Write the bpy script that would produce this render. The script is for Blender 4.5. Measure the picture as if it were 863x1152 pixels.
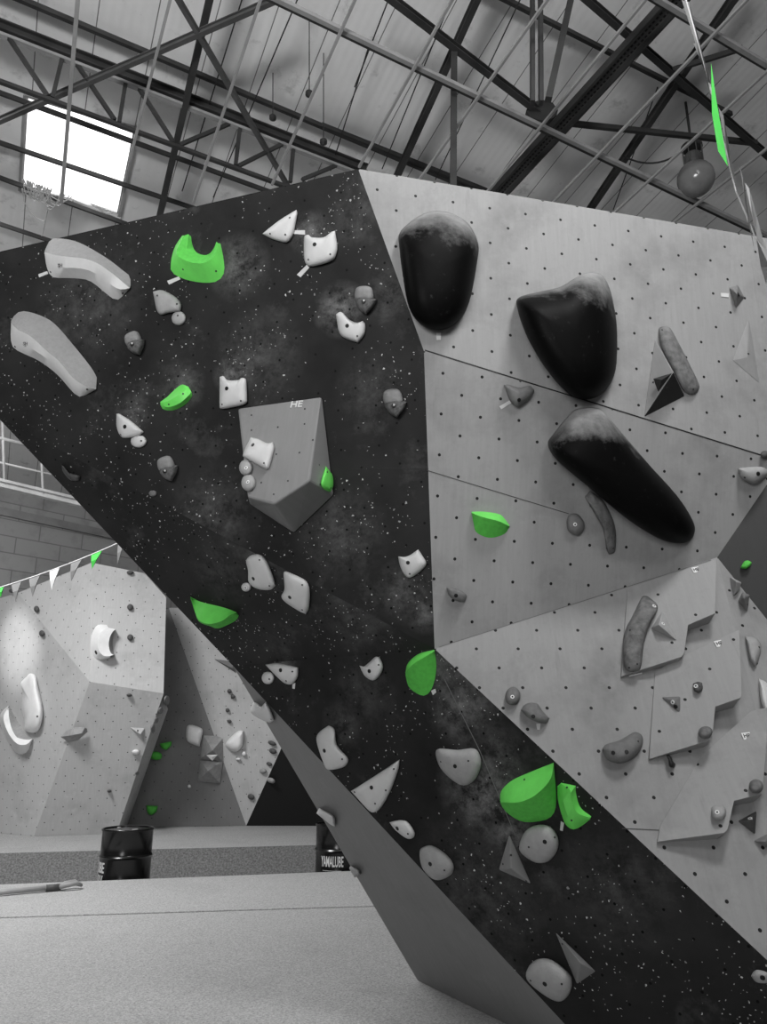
import bpy, bmesh, math, random
from mathutils import Vector, Matrix
from mathutils.bvhtree import BVHTree
random.seed(7)
for o in list(bpy.data.objects): bpy.data.objects.remove(o)
SC = bpy.context.scene; COL = SC.collection
# ------------------------------------------------------------------ camera, world, lights, exposure
F, HOR, CX, CY, EYE = 870.0, 830.0, 431.5, 576.0, 1.5
T = math.atan((HOR-CY)/F)
cd = bpy.data.cameras.new('camera'); cam = bpy.data.objects.new('camera', cd); COL.objects.link(cam)
cam.location = (0, 0, EYE); cam.rotation_euler = (math.pi/2+T, 0, 0)
cd.sensor_fit = 'VERTICAL'; cd.sensor_height = 36; cd.lens = F/1152*36; cd.clip_end = 200
SC.camera = cam
vs = SC.view_settings; vs.view_transform = 'Standard'; vs.look = 'None'; vs.gamma = 1; vs.exposure = 0.0; vs.use_curve_mapping = False
w = bpy.data.worlds.new('world'); SC.world = w; w.use_nodes = True
wn = w.node_tree; wtc = wn.nodes.new('ShaderNodeTexCoord'); wsep = wn.nodes.new('ShaderNodeSeparateXYZ'); wn.links.new(wtc.outputs['Generated'], wsep.inputs[0])
def wmap(out, a, b, c, d):
    m = wn.nodes.new('ShaderNodeMapRange'); m.interpolation_type = 'SMOOTHSTEP'; wn.links.new(out, m.inputs[0])
    for i, v in enumerate((a, b, c, d)): m.inputs[i+1].default_value = v
    return m.outputs[0]
def wmul(a, b):
    m = wn.nodes.new('ShaderNodeMath'); m.operation = 'MULTIPLY'; wn.links.new(a, m.inputs[0])
    if isinstance(b, float): m.inputs[1].default_value = b
    else: wn.links.new(b, m.inputs[1])
    return m.outputs[0]
band = wmul(wmul(wmap(wsep.outputs[1], .1, -.5, 0, 1), wmap(wsep.outputs[2], -.25, .02, 0, 1)), wmap(wsep.outputs[2], .65, .3, 0, 1))
wadd = wn.nodes.new('ShaderNodeMath'); wadd.operation = 'ADD'; wn.links.new(wmul(band, .42), wadd.inputs[0]); wadd.inputs[1].default_value = .55
wn.links.new(wadd.outputs[0], wn.nodes['Background'].inputs[1])
def area(name, loc, target, sx, sy, power):
    l = bpy.data.lights.new(name, 'AREA'); l.shape = 'RECTANGLE'; l.size = sx; l.size_y = sy; l.energy = power; l.spread = math.radians(125)
    o = bpy.data.objects.new(name, l); COL.objects.link(o); o.location = loc
    o.rotation_euler = (Vector(target)-Vector(loc)).to_track_quat('-Z', 'Y').to_euler(); return o
area('roof_light_key', (2.4, -1.5, 6.5), (0.6, 4.2, 3.0), 1.6, 1.6, 45)
area('low_fill_light', (-3.0, -4.5, 2.6), (0.8, 4.2, 1.5), 3.0, 2.0, 85)  # unseen fill added low on the left to lift the lower black face
area('roof_light_over', (2.2, 1.3, 7.6), (1.8, 4.2, 1.8), 1.1, 1.1, 92)
area('roof_fill_light', (-2.5, -5.0, 3.6), (-1.0, 7.0, 8.2), 4.0, 1.0, 135).data.spread = math.radians(70)  # no such fitting known; added behind the camera to brighten the roof
area('floor_fill_light', (-5.2, 5.2, 7.5), (-3.4, 6.2, 0.0), 2.0, 2.0, 200)  # added fill, pointed down to brighten the mats
area('far_fill_light', (-5.5, 6.5, 7.0), (-5.0, 11.5, 0.5), 1.8, 1.8, 240)  # second added fill, for the far mats and far wall
# ------------------------------------------------------------------ projection helpers
EY = Vector((0, 0, EYE))
def ray(x, y):
    a = (x-CX)/F; b = (CY-y)/F
    return Vector((a, math.cos(T)-b*math.sin(T), math.sin(T)+b*math.cos(T)))
def atY(x, y, Y): r = ray(x, y); return EY+r*(Y/r.y)
def atZ(x, y, Z): r = ray(x, y); return EY+r*((Z-EYE)/r.z)
class Plane:
    def __init__(s, a, b, c):
        s.p = Vector(a); n = (Vector(b)-s.p).cross(Vector(c)-s.p).normalized()
        if n.dot(EY-s.p) < 0: n = -n
        s.n = n
        u = Vector((0, 0, 1)).cross(n)
        s.u = u.normalized() if u.length > 1e-3 else Vector((1, 0, 0))
        s.v = n.cross(s.u)
    def on(s, x, y, h=0.0):
        r = ray(x, y); q = s.p+s.n*h
        return EY+r*((q-EY).dot(s.n)/r.dot(s.n))
    def uv(s, q): d = q-s.p; return d.dot(s.u), d.dot(s.v)
# ------------------------------------------------------------------ materials
MATS = {}
def newmat(name):
    m = bpy.data.materials.new(name); m.use_nodes = True; MATS[name] = m
    nt = m.node_tree; b = nt.nodes['Principled BSDF']; return m, nt, b
def N(nt, t, **k):
    n = nt.nodes.new(t)
    for a, v in k.items():
        if a.startswith('i_'):
            n.inputs[int(a[2:]) if a[2:].isdigit() else a[2:].replace('_', ' ')].default_value = v
        else: setattr(n, a, v)
    return n
def L(nt, a, b): nt.links.new(a, b)
def math_(nt, op, a, b=None, c=None):
    n = nt.nodes.new('ShaderNodeMath'); n.operation = op
    for i, x in enumerate((a, b, c)):
        if x is None: continue
        if isinstance(x, (int, float)): n.inputs[i].default_value = x
        else: nt.links.new(x, n.inputs[i])
    return n.outputs[0]
def ramp(nt, fac, p0, c0, p1, c1):
    n = nt.nodes.new('ShaderNodeValToRGB'); e = n.color_ramp.elements
    e[0].position = p0; e[0].color = (*([c0]*3 if isinstance(c0, (int, float)) else c0), 1)
    e[1].position = p1; e[1].color = (*([c1]*3 if isinstance(c1, (int, float)) else c1), 1)
    nt.links.new(fac, n.inputs[0]); return n.outputs[0]
def mixc(nt, fac, a, b):
    n = nt.nodes.new('ShaderNodeMix'); n.data_type = 'RGBA'
    if isinstance(fac, (int, float)): n.inputs[0].default_value = fac
    else: nt.links.new(fac, n.inputs[0])
    for i, x in ((6, a), (7, b)):
        if isinstance(x, (int, float)): n.inputs[i].default_value = (x, x, x, 1)
        elif isinstance(x, tuple): n.inputs[i].default_value = (*x, 1)
        else: nt.links.new(x, n.inputs[i])
    return n.outputs[2]
def noise(nt, co, scale, detail=4, rough=.6):
    n = N(nt, 'ShaderNodeTexNoise'); n.inputs['Scale'].default_value = scale; n.inputs['Detail'].default_value = detail
    n.inputs['Roughness'].default_value = rough
    if co is not None: nt.links.new(co, n.inputs['Vector'])
    return n.outputs[0]
def bump(nt, b, h, s, d=.01):
    n = nt.nodes.new('ShaderNodeBump'); n.inputs['Strength'].default_value = s; n.inputs['Distance'].default_value = d
    nt.links.new(h, n.inputs['Height']); nt.links.new(n.outputs[0], b.inputs['Normal'])
def plain(name, c, rough=.6, var=.12, scale=9, bmp=0, bscale=60, metal=0, spec=.4):
    m, nt, b = newmat(name)
    co = N(nt, 'ShaderNodeTexCoord').outputs['Object']
    c = (c,)*3 if isinstance(c, (int, float)) else c
    n = noise(nt, co, scale)
    L(nt, ramp(nt, n, .3, tuple(x*(1-var) for x in c), .7, tuple(min(1, x*(1+var)) for x in c)), b.inputs['Base Color'])
    b.inputs['Roughness'].default_value = rough; b.inputs['Metallic'].default_value = metal
    b.inputs['Specular IOR Level'].default_value = spec
    if bmp: bump(nt, b, noise(nt, co, bscale, 5), bmp, .006)
    return m
def tnut(nt, uv, spacing, r, off=(0, 0)):
    sep = N(nt, 'ShaderNodeSeparateXYZ'); L(nt, uv, sep.inputs[0])
    masks = []
    for o in (0.0, .5):
        a = math_(nt, 'SUBTRACT', math_(nt, 'FRACT', math_(nt, 'MULTIPLY_ADD', sep.outputs[0], 1/spacing, o+off[0])), .5)
        c = math_(nt, 'SUBTRACT', math_(nt, 'FRACT', math_(nt, 'MULTIPLY_ADD', sep.outputs[1], 1/spacing, o+off[1])), .5)
        d = math_(nt, 'SQRT', math_(nt, 'ADD', math_(nt, 'MULTIPLY', a, a), math_(nt, 'MULTIPLY', c, c)))
        masks.append(math_(nt, 'LESS_THAN', d, r/spacing))
    return math_(nt, 'MAXIMUM', *masks)
def ply(name, c, dirt=.5, holes=True, spacing=.2, r=.0085):
    m, nt, b = newmat(name)
    uv = N(nt, 'ShaderNodeUVMap', uv_map='plane').outputs[0]
    mp = N(nt, 'ShaderNodeMapping'); mp.inputs['Scale'].default_value = (14, 1.2, 1); L(nt, uv, mp.inputs[0])
    grain = noise(nt, mp.outputs[0], 3, 6, .65)
    blotch = noise(nt, uv, 1.6, 6, .65)
    fine = noise(nt, uv, 28, 3, .7)
    col = ramp(nt, grain, .3, c*.94, .7, c*1.05)
    col = mixc(nt, math_(nt, 'MULTIPLY', ramp(nt, blotch, .5, 0, .78, 1), dirt), col, c*.5)
    col = mixc(nt, math_(nt, 'MULTIPLY', ramp(nt, fine, .55, 0, .8, 1), .25*dirt), col, c*.55)
    # dark scuffs drawn down the board
    mp2 = N(nt, 'ShaderNodeMapping'); mp2.inputs['Scale'].default_value = (9, .7, 1); mp2.inputs['Rotation'].default_value = (0, 0, .12); L(nt, uv, mp2.inputs[0])
    col = mixc(nt, math_(nt, 'MULTIPLY', ramp(nt, noise(nt, mp2.outputs[0], 2.2, 5, .7), .62, 0, .74, 1), .3*dirt), col, c*.3)
    ch = noise(nt, uv, 3.1, 5, .7)
    col = mixc(nt, math_(nt, 'MULTIPLY', ramp(nt, ch, .58, 0, .8, 1), .35), col, min(.9, c*1.6))
    if holes: col = mixc(nt, tnut(nt, uv, spacing, r), col, .006)
    L(nt, col, b.inputs['Base Color']); b.inputs['Roughness'].default_value = .62; b.inputs['Specular IOR Level'].default_value = .3
    return m
def blackpaint(name, c, pl, blobs, chalk=1.0, specks=1.0):
    m, nt, b = newmat(name)
    uv0 = N(nt, 'ShaderNodeUVMap', uv_map='plane').outputs[0]
    wv = N(nt, 'ShaderNodeTexNoise'); wv.inputs['Scale'].default_value = 60; L(nt, uv0, wv.inputs['Vector'])
    ad = N(nt, 'ShaderNodeVectorMath', operation='MULTIPLY_ADD'); L(nt, wv.outputs['Color'], ad.inputs[0]); ad.inputs[1].default_value = (.02, .02, 0); L(nt, uv0, ad.inputs[2]); uv = ad.outputs[0]
    col = ramp(nt, noise(nt, uv0, 2.0, 5, .6), .35, c*.7, .7, c*1.4)
    clump = ramp(nt, noise(nt, uv0, 1.7, 5, .65), .40, 0, .66, 1)
    tot = None
    for sc, r, th in ((42, .20, .80), (85, .26, .84), (20, .11, .88)):
        v = N(nt, 'ShaderNodeTexVoronoi'); v.inputs['Scale'].default_value = sc; L(nt, uv, v.inputs['Vector'])
        sp = N(nt, 'ShaderNodeSeparateColor'); L(nt, v.outputs['Color'], sp.inputs[0])
        k = math_(nt, 'MULTIPLY', math_(nt, 'LESS_THAN', v.outputs['Distance'], math_(nt, 'MULTIPLY', sp.outputs[2], r)), math_(nt, 'GREATER_THAN', math_(nt, 'MULTIPLY_ADD', clump, .34, math_(nt, 'MULTIPLY', sp.outputs[0], .82)), th))
        k = math_(nt, 'MULTIPLY', k, math_(nt, 'MULTIPLY_ADD', sp.outputs[1], .7, .3))
        tot = k if tot is None else math_(nt, 'MAXIMUM', tot, k)
    smear = math_(nt, 'MULTIPLY', ramp(nt, noise(nt, uv0, 2.3, 9, .74), .55, 0, .84, 1), .34*chalk)
    col = mixc(nt, smear, col, .26)
    rub = None
    for x, y, rpx, st in blobs:           # chalk rubbed on the paint around much used holds
        q = pl.on(x, y); u, v = pl.uv(q); rad = rpx*(q-EY).length/F
        vd = N(nt, 'ShaderNodeVectorMath', operation='DISTANCE'); L(nt, uv0, vd.inputs[0]); vd.inputs[1].default_value = (u, v, 0)
        k = math_(nt, 'MULTIPLY', ramp(nt, math_(nt, 'DIVIDE', vd.outputs['Value'], rad), .05, st, 1, 0), 1.0)
        rub = k if rub is None else math_(nt, 'MAXIMUM', rub, k)
    wisp = ramp(nt, noise(nt, uv, 9, 9, .78), .40, 0, .72, 1)
    col = mixc(nt, math_(nt, 'MULTIPLY', rub, wisp), col, .34)
    col = mixc(nt, math_(nt, 'MULTIPLY', tot, .95*specks), col, .66)
    col = mixc(nt, tnut(nt, uv0, .222, .0065), col, .002)
    L(nt, col, b.inputs['Base Color']); b.inputs['Roughness'].default_value = .6; b.inputs['Specular IOR Level'].default_value = .12
    return m
ply('plywood', .305, .8, True, .222); ply('plywood_worn', .295, .85, True, .222); ply('slab_ply', .30, .85, True, .31, .008)  # second entry: slightly darker copy of the plywood for the lower faces
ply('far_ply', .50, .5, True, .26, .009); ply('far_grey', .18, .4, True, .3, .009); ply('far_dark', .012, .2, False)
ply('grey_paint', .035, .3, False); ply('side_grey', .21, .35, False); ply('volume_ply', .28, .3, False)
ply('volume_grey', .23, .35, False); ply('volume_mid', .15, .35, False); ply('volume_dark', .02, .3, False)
plain('white_hold', .60, .55, .05, 14, .15, 90); plain('clean_white', .88, .5, .04, 14, .1, 90); plain('volume_pale', .32, .7, .15, 14); plain('white_grip', .30, .9, .08, 40, .5, 160)
plain('grey_hold', .35, .75, .1, 20, .35, 120); plain('mid_hold', .17, .8, .15, 25, .4, 120); plain('dark_hold', .085, .8, .25, 30, .5, 120)
plain('stone_hold', .15, .85, .4, 22, .8, 40); plain('crimp_top', .24, .7, .12, 30, .3, 120); plain('crimp_tip', .11, .9, .35, 60, .9, 140)
plain('far_hold', .10, .8, .2, 30)
plain('green_hold', (.16, .74, .12), .5, .08, 12, .1, 90); plain('green_grip', (.10, .52, .075), .85, .12, 40, .4, 150)
plain('green_cloth', (.06, .55, .07), .7, .06); plain('grey_cloth', .22, .8, .08); plain('white_cloth', .75, .8, .05)
plain('bolt_black', .006, .5, .1); plain('bolt_steel', .5, .3, .1, 9, 0, 60, 1)
plain('screw_dark', .03, .5, .1)
plain('tape', .6, .7, .05, 30); plain('tag_white', .8, .6, .03); plain('ink', .012, .6, .1); plain('logo_white', .62, .6, .03)
plain('steel_dark', .035, .6, .3, 4); plain('steel_mid', .075, .6, .25, 4); plain('steel_light', .30, .5, .15, 5); plain('wire', .02, .6, .1)
plain('barrel_black', .006, .22, .2, 6, 0, 60, 0, .5); plain('pole_grey', .32, .5, .1)
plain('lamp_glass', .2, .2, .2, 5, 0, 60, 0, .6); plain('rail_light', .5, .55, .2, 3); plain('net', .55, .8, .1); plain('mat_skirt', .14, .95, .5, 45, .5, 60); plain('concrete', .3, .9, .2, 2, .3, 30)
def blackdome():
    m, nt, b = newmat('black_volume')
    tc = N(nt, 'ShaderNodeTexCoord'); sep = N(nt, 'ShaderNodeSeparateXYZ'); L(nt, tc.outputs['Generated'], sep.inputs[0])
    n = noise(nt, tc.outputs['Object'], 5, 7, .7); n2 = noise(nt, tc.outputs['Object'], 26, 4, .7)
    a = math_(nt, 'MULTIPLY', ramp(nt, math_(nt, 'MULTIPLY_ADD', n, .55, math_(nt, 'SUBTRACT', sep.outputs[2], .28)), .60, 0, .90, 1), .8)  # chalk near the top, strengthened to carry highlights from overhead light too
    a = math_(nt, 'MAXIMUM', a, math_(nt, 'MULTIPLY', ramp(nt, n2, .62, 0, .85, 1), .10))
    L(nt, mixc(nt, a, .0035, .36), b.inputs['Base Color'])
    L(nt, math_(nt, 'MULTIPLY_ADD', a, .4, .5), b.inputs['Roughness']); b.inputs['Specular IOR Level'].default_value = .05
blackdome()
def carpet():
    m, nt, b = newmat('mat_carpet')
    co = N(nt, 'ShaderNodeTexCoord').outputs['Object']
    f = noise(nt, co, 70, 4, .9); g = noise(nt, co, 1.1, 5, .6)
    col = ramp(nt, f, .32, .22, .68, .62)
    col = mixc(nt, math_(nt, 'MULTIPLY', ramp(nt, g, .5, 0, .75, 1), .22), col, .2)
    L(nt, col, b.inputs['Base Color']); b.inputs['Roughness'].default_value = .95; b.inputs['Specular IOR Level'].default_value = .1
    bump(nt, b, f, .5, .01)
carpet()
DIRR = Vector((-math.sin(math.radians(25.4)), math.cos(math.radians(25.4)), 0)); DIRL = Vector((math.sin(math.radians(60)), math.cos(math.radians(60)), 0))
def roofmat():
    m, nt, b = newmat('roof_sheet')
    uv = N(nt, 'ShaderNodeUVMap', uv_map='plane').outputs[0]
    sep = N(nt, 'ShaderNodeSeparateXYZ'); L(nt, uv, sep.inputs[0])
    x = sep.outputs[0]
    fr = math_(nt, 'FRACT', math_(nt, 'MULTIPLY', x, 1/.5))
    seam = math_(nt, 'LESS_THAN', fr, .02)
    rib = math_(nt, 'SINE', math_(nt, 'MULTIPLY', x, 2*math.pi/.085))
    col = ramp(nt, noise(nt, uv, .9, 6, .65), .3, .68, .7, .80)
    col = mixc(nt, math_(nt, 'MULTIPLY', ramp(nt, noise(nt, uv, 3, 5, .7), .58, 0, .75, 1), .5), col, .10)
    col = mixc(nt, math_(nt, 'MULTIPLY', seam, .8), col, .03)
    L(nt, col, b.inputs['Base Color']); b.inputs['Roughness'].default_value = .8
    bump(nt, b, rib, .05, .012)
roofmat()
def brick():
    m, nt, b = newmat('painted_brick')
    uv = N(nt, 'ShaderNodeUVMap', uv_map='plane').outputs[0]
    t = N(nt, 'ShaderNodeTexBrick'); L(nt, uv, t.inputs['Vector'])
    t.inputs['Scale'].default_value = 1; t.inputs['Brick Width'].default_value = .9; t.inputs['Row Height'].default_value = .33; t.inputs['Mortar Size'].default_value = .012
    t.inputs['Color1'].default_value = (.36, .36, .36, 1); t.inputs['Color2'].default_value = (.40, .40, .40, 1); t.inputs['Mortar'].default_value = (.24, .24, .24, 1)
    col = mixc(nt, math_(nt, 'MULTIPLY', ramp(nt, noise(nt, uv, 1.5, 6, .7), .52, 0, .8, 1), .6), t.outputs[0], .14)
    L(nt, col, b.inputs['Base Color']); b.inputs['Roughness'].default_value = .9
brick()
def pane():
    m, nt, b = newmat('skylight_pane')
    co = N(nt, 'ShaderNodeTexCoord').outputs['Object']
    b.inputs['Base Color'].default_value = (.8, .8, .8, 1); b.inputs['Emission Color'].default_value = (1, 1, 1, 1)
    L(nt, ramp(nt, noise(nt, co, 3, 5, .6), .3, 1.1, .6, 1.7), b.inputs['Emission Strength'])
pane()
# ------------------------------------------------------------------ object helpers
def tag(o, label=None, cat=None, group=None, kind=None):
    if label: o['label'] = label
    if cat: o['category'] = cat
    if group: o['group'] = group
    if kind: o['kind'] = kind
    return o
def link(name, me, mat, parent=None, loc=None, smooth=False):
    """me: mesh with verts in world coordinates; parent an object without rotation"""
    if loc is None:
        if parent: loc = parent['_w'] if False else WLOC[parent.name]
        else:
            lo = Vector((1e9,)*3); hi = -lo
            for v in me.vertices:
                for i in range(3): lo[i] = min(lo[i], v.co[i]); hi[i] = max(hi[i], v.co[i])
            loc = (lo+hi)/2
    loc = Vector(loc)
    me.transform(Matrix.Translation(-loc))
    for m in (mat if isinstance(mat, (list, tuple)) else [mat]): me.materials.append(MATS[m])
    if smooth: me.shade_smooth()
    o = bpy.data.objects.new(name, me); COL.objects.link(o)
    WLOC[o.name] = loc
    if parent: o.parent = parent; o.location = loc-WLOC[parent.name]
    else: o.location = loc
    return o
WLOC = {}
def empty(name, loc, label, cat, group=None):
    o = bpy.data.objects.new(name, None); COL.objects.link(o); o.location = loc; o.empty_display_size = .1
    WLOC[o.name] = Vector(loc); tag(o, label, cat, group); return o
def tomesh(bm, name='m', pl=None, recalc=True):
    if recalc: bmesh.ops.recalc_face_normals(bm, faces=bm.faces[:])
    if pl is not None:
        lay = bm.loops.layers.uv.new('plane')
        for f in bm.faces:
            for l in f.loops: l[lay].uv = pl.uv(l.vert.co)
    me = bpy.data.meshes.new(name); bm.to_mesh(me); bm.free(); return me
def addbar(bm, a, b, w, h, up=(0, 0, 1)):
    a = Vector(a); b = Vector(b); d = (b-a).normalized(); s = d.cross(Vector(up))
    if s.length < 1e-3: s = d.cross(Vector((1, 0, 0)))
    s.normalize(); t = s.cross(d)
    vs_ = [bm.verts.new(p+s*(i*w/2)+t*(j*h/2)) for p in (a, b) for i, j in ((-1, -1), (1, -1), (1, 1), (-1, 1))]
    for f in ((0, 1, 2, 3), (4, 5, 6, 7), (0, 1, 5, 4), (1, 2, 6, 5), (2, 3, 7, 6), (3, 0, 4, 7)): bm.faces.new([vs_[i] for i in f])
def addtube(bm, pts, r, seg=8):
    pts = [Vector(p) for p in pts]; rings = []
    for i, p in enumerate(pts):
        d = (pts[min(i+1, len(pts)-1)]-pts[max(i-1, 0)]).normalized()
        s = d.cross(Vector((0, 0, 1)));  s = s if s.length > 1e-3 else d.cross(Vector((1, 0, 0)))
        s.normalize(); t = s.cross(d); rr = r[i] if isinstance(r, (list, tuple)) else r
        rings.append([bm.verts.new(p+(s*math.cos(k*2*math.pi/seg)+t*math.sin(k*2*math.pi/seg))*rr) for k in range(seg)])
    for a, b in zip(rings, rings[1:]):
        for k in range(seg): bm.faces.new((a[k], a[(k+1) % seg], b[(k+1) % seg], b[k]))
    bm.faces.new(rings[0]); bm.faces.new(rings[-1])
def lathe(bm, c, prof, seg=40):
    c = Vector(c); rings = [[bm.verts.new(c+Vector((math.cos(k*2*math.pi/seg)*r, math.sin(k*2*math.pi/seg)*r, z))) for k in range(seg)] for r, z in prof]
    for a, b in zip(rings, rings[1:]):
        for k in range(seg): bm.faces.new((a[k], a[(k+1) % seg], b[(k+1) % seg], b[k]))
    bm.faces.new(rings[0]); bm.faces.new(rings[-1])
def prism(bm, top, n, t):
    a = [bm.verts.new(p) for p in top]; tt = t if isinstance(t, (list, tuple)) else [t]*len(top)
    b = [bm.verts.new(p-n*k) for p, k in zip(top, tt)]
    bm.faces.new(a); bm.faces.new(b)
    for i in range(len(a)): j = (i+1) % len(a); bm.faces.new((a[i], a[j], b[j], b[i]))
def catmull(pts, closed=True, sub=4, corner=68):
    n = len(pts); P = [Vector(p) for p in pts]; out = []
    if n < 3: return [a.lerp(b, k/sub) for a, b in zip(P, P[1:]) for k in range(sub)]+[P[-1]]
    def tan(i):
        if not closed and i in (0, n-1): return (P[1]-P[0]) if i == 0 else (P[-1]-P[-2])
        a = P[i]-P[i-1]; b = P[(i+1) % n]-P[i]
        a2 = Vector(a[:2]); b2 = Vector(b[:2])
        if a2.length > 1e-6 and b2.length > 1e-6 and math.degrees(a2.angle(b2)) > corner: return None
        m = (a+b)/2; lim = 1.4*min(a.length, b.length)
        return m*(lim/m.length) if m.length > lim else m
    for i in range(n if closed else n-1):
        p, q = P[i], P[(i+1) % n]; t0 = tan(i); t1 = tan((i+1) % n)
        t0 = (q-p)*.8 if t0 is None else t0; t1 = (q-p)*.8 if t1 is None else t1
        for k in range(sub):
            t = k/sub; t2 = t*t; t3 = t2*t
            out.append(p*(2*t3-3*t2+1)+t0*(t3-2*t2+t)+q*(-2*t3+3*t2)+t1*(t3-t2))
    if not closed: out.append(P[-1])
    return out
def resample(pts, n):
    P = catmull(pts, False, 6); d = [0]
    for a, b in zip(P, P[1:]): d.append(d[-1]+max((Vector(b[:2])-Vector(a[:2])).length, 1e-6))
    out = []; j = 0
    for i in range(n):
        s = d[-1]*i/(n-1)
        while j < len(P)-2 and d[j+1] < s: j += 1
        t = (s-d[j])/(d[j+1]-d[j]); out.append(P[j].lerp(P[j+1], min(max(t, 0), 1)))
    return out
def dome_mesh(pl, outline, H, p=1.0, c=None, base=0.001, rings=8, q=.9):
    o2 = catmull([(x, y, 0) for x, y in outline])
    if c is None:
        A = cx = cy = 0
        for a, b in zip(o2, o2[1:]+o2[:1]):
            k = a.x*b.y-b.x*a.y; A += k; cx += (a.x+b.x)*k; cy += (a.y+b.y)*k
        c = (cx/(3*A), cy/(3*A))
    bm = bmesh.new(); R = []
    for i in range(rings):
        u = i/rings*math.pi/2; s = math.cos(u)**p; h = base+(H-base)*math.sin(u)**q
        R.append([bm.verts.new(pl.on(c[0]+(a.x-c[0])*s, c[1]+(a.y-c[1])*s, h)) for a in o2])
    top = bm.verts.new(pl.on(c[0], c[1], H))
    bm.faces.new(R[0])
    n = len(o2)
    for a, b in zip(R, R[1:]):
        for k in range(n): bm.faces.new((a[k], a[(k+1) % n], b[(k+1) % n], b[k]))
    for k in range(n): bm.faces.new((R[-1][k], R[-1][(k+1) % n], top))
    return tomesh(bm, 'm', pl)
def loft_mesh(pl, lines, n=22, mid=3):
    """lines of (x, y, h): skinned, rounded between lines, closed on the wall side"""
    Ls = [resample(l, n) for l in lines]
    bm = bmesh.new(); rows = [[bm.verts.new(pl.on(*q)) for q in l] for l in Ls]
    for a, b in zip(rows, rows[1:]):
        for k in range(n-1): bm.faces.new((a[k], b[k], b[k+1], a[k+1]))
    if len(Ls) > 2 and max(q[2] for q in lines[0]) < .01 and max(q[2] for q in lines[-1]) < .01:
        a, b = rows[-1], rows[0]
        for k in range(n-1): bm.faces.new((a[k], b[k], b[k+1], a[k+1]))
        bm.faces.new([r[0] for r in rows]); bm.faces.new([r[-1] for r in rows])
    bmesh.ops.remove_doubles(bm, verts=bm.verts[:], dist=1e-4)
    bmesh.ops.dissolve_degenerate(bm, edges=bm.edges[:], dist=1e-5)
    return tomesh(bm, 'm', pl)
def facet_mesh(pl, V, faces):
    bm = bmesh.new(); vv = [bm.verts.new(pl.on(*v)) for v in V]
    for f in faces: bm.faces.new([vv[i] for i in f])
    bmesh.ops.holes_fill(bm, edges=[e for e in bm.edges if e.is_boundary])
    return tomesh(bm, 'm', pl)
def bevel(o, w=.006, seg=2):
    m = o.modifiers.new('bevel', 'BEVEL'); m.width = w; m.segments = seg; m.limit_method = 'ANGLE'; m.angle_limit = math.radians(25); return o
def bvh_of(o):
    me = o.data; off = WLOC[o.name]
    return BVHTree.FromPolygons([v.co+off for v in me.vertices], [p.vertices[:] for p in me.polygons])
def cast(trees, x, y):
    r = ray(x, y).normalized(); best = None
    for t in trees:
        h = t.ray_cast(EY, r)
        if h[0] is not None and (best is None or h[3] < best[2]): best = (h[0], h[1] if h[1].dot(r) < 0 else -h[1], h[3])
    return best
def disc_mesh(c, n, r, t, hole=0):
    bm = bmesh.new(); n = n.normalized(); s = n.orthogonal().normalized(); v = n.cross(s)
    ring = lambda rr, h: [bm.verts.new(c+n*h+(s*math.cos(k*math.pi/6)+v*math.sin(k*math.pi/6))*rr) for k in range(12)]
    prof = [(r, -.004), (r, t), (r*.82, t*1.3)] + ([(hole, t*1.3), (hole, t*.2)] if hole else [])
    R = [ring(*q) for q in prof]
    for a, b in zip(R, R[1:]):
        for k in range(12): bm.faces.new((a[k], a[(k+1) % 12], b[(k+1) % 12], b[k]))
    bm.faces.new(R[0]); bm.faces.new(R[-1])
    return tomesh(bm)
def bolts_on(o, bolts, px=.0055):
    t = [bvh_of(o)]
    for b in bolts:
        x, y = b[:2]; k = b[2] if len(b) > 2 else 'b'
        h = cast(t, x, y)
        if not h: continue
        d = (h[0]-EY).length/F
        if k == 'b': link('bolt', disc_mesh(h[0], h[1], d*2.2, .002), 'bolt_black', o)
        elif k == 's': link('screw', disc_mesh(h[0], h[1], d*1.0, .002), 'screw_dark', o)
        elif k == 'w':
            wsh = link('bolt', disc_mesh(h[0], h[1], d*2.1, .003, d*1.1), 'tag_white', o); link('socket', disc_mesh(h[0]+h[1]*.001, h[1], d*1.0, .001), 'bolt_black', wsh)
GROUP_W = 'white screw-on holds on the black overhang'
def hold(pl, label, mat, outline, H=.06, p=.7, bolts=(), group=None, c=None, name='climbing_hold', cat='climbing hold', q=.9, base=.001):
    o = link(name, dome_mesh(pl, outline, H, p, c, base, 8, q), mat, smooth=True)
    tag(o, label, cat, group); bolts_on(o, bolts); return o
def ell(x, y, a, b, rot=0, n=10):
    r = math.radians(rot)
    return [(x+a*math.cos(t)*math.cos(r)-b*math.sin(t)*math.sin(r), y+a*math.cos(t)*math.sin(r)+b*math.sin(t)*math.cos(r)) for t in [k*2*math.pi/n for k in range(n)]]
def lofthold(pl, label, strips, bolts=(), group=None, name='climbing_hold', cat='climbing hold', parts=('face', 'grip_face')):
    """strips: list of (material, [line, line...]); the first is the body, others are its parts"""
    o = None
    for i, (m, ls) in enumerate(strips):
        q = link(name if i == 0 else parts[min(i, len(parts)-1)], loft_mesh(pl, ls), m, o, smooth=True)
        q.data.set_sharp_from_angle(angle=math.radians(38))
        if i == 0: o = q
        else: tag(q, 'grippy matt face')
    tag(o, label, cat, group); bolts_on(o, bolts); return o
def volume(pl, label, mat, V, faces, bolts=(), group=None, name='wall_volume', cat='climbing volume', bev=.006):
    o = link(name, facet_mesh(pl, V, faces), mat); tag(o, label, cat, group); bolts_on(o, bolts)
    if isinstance(mat, list) and len(mat) > 1:
        for i in range(len(faces)): o.data.polygons[i].material_index = i
    if bev: bevel(o, bev)
    return o
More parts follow.
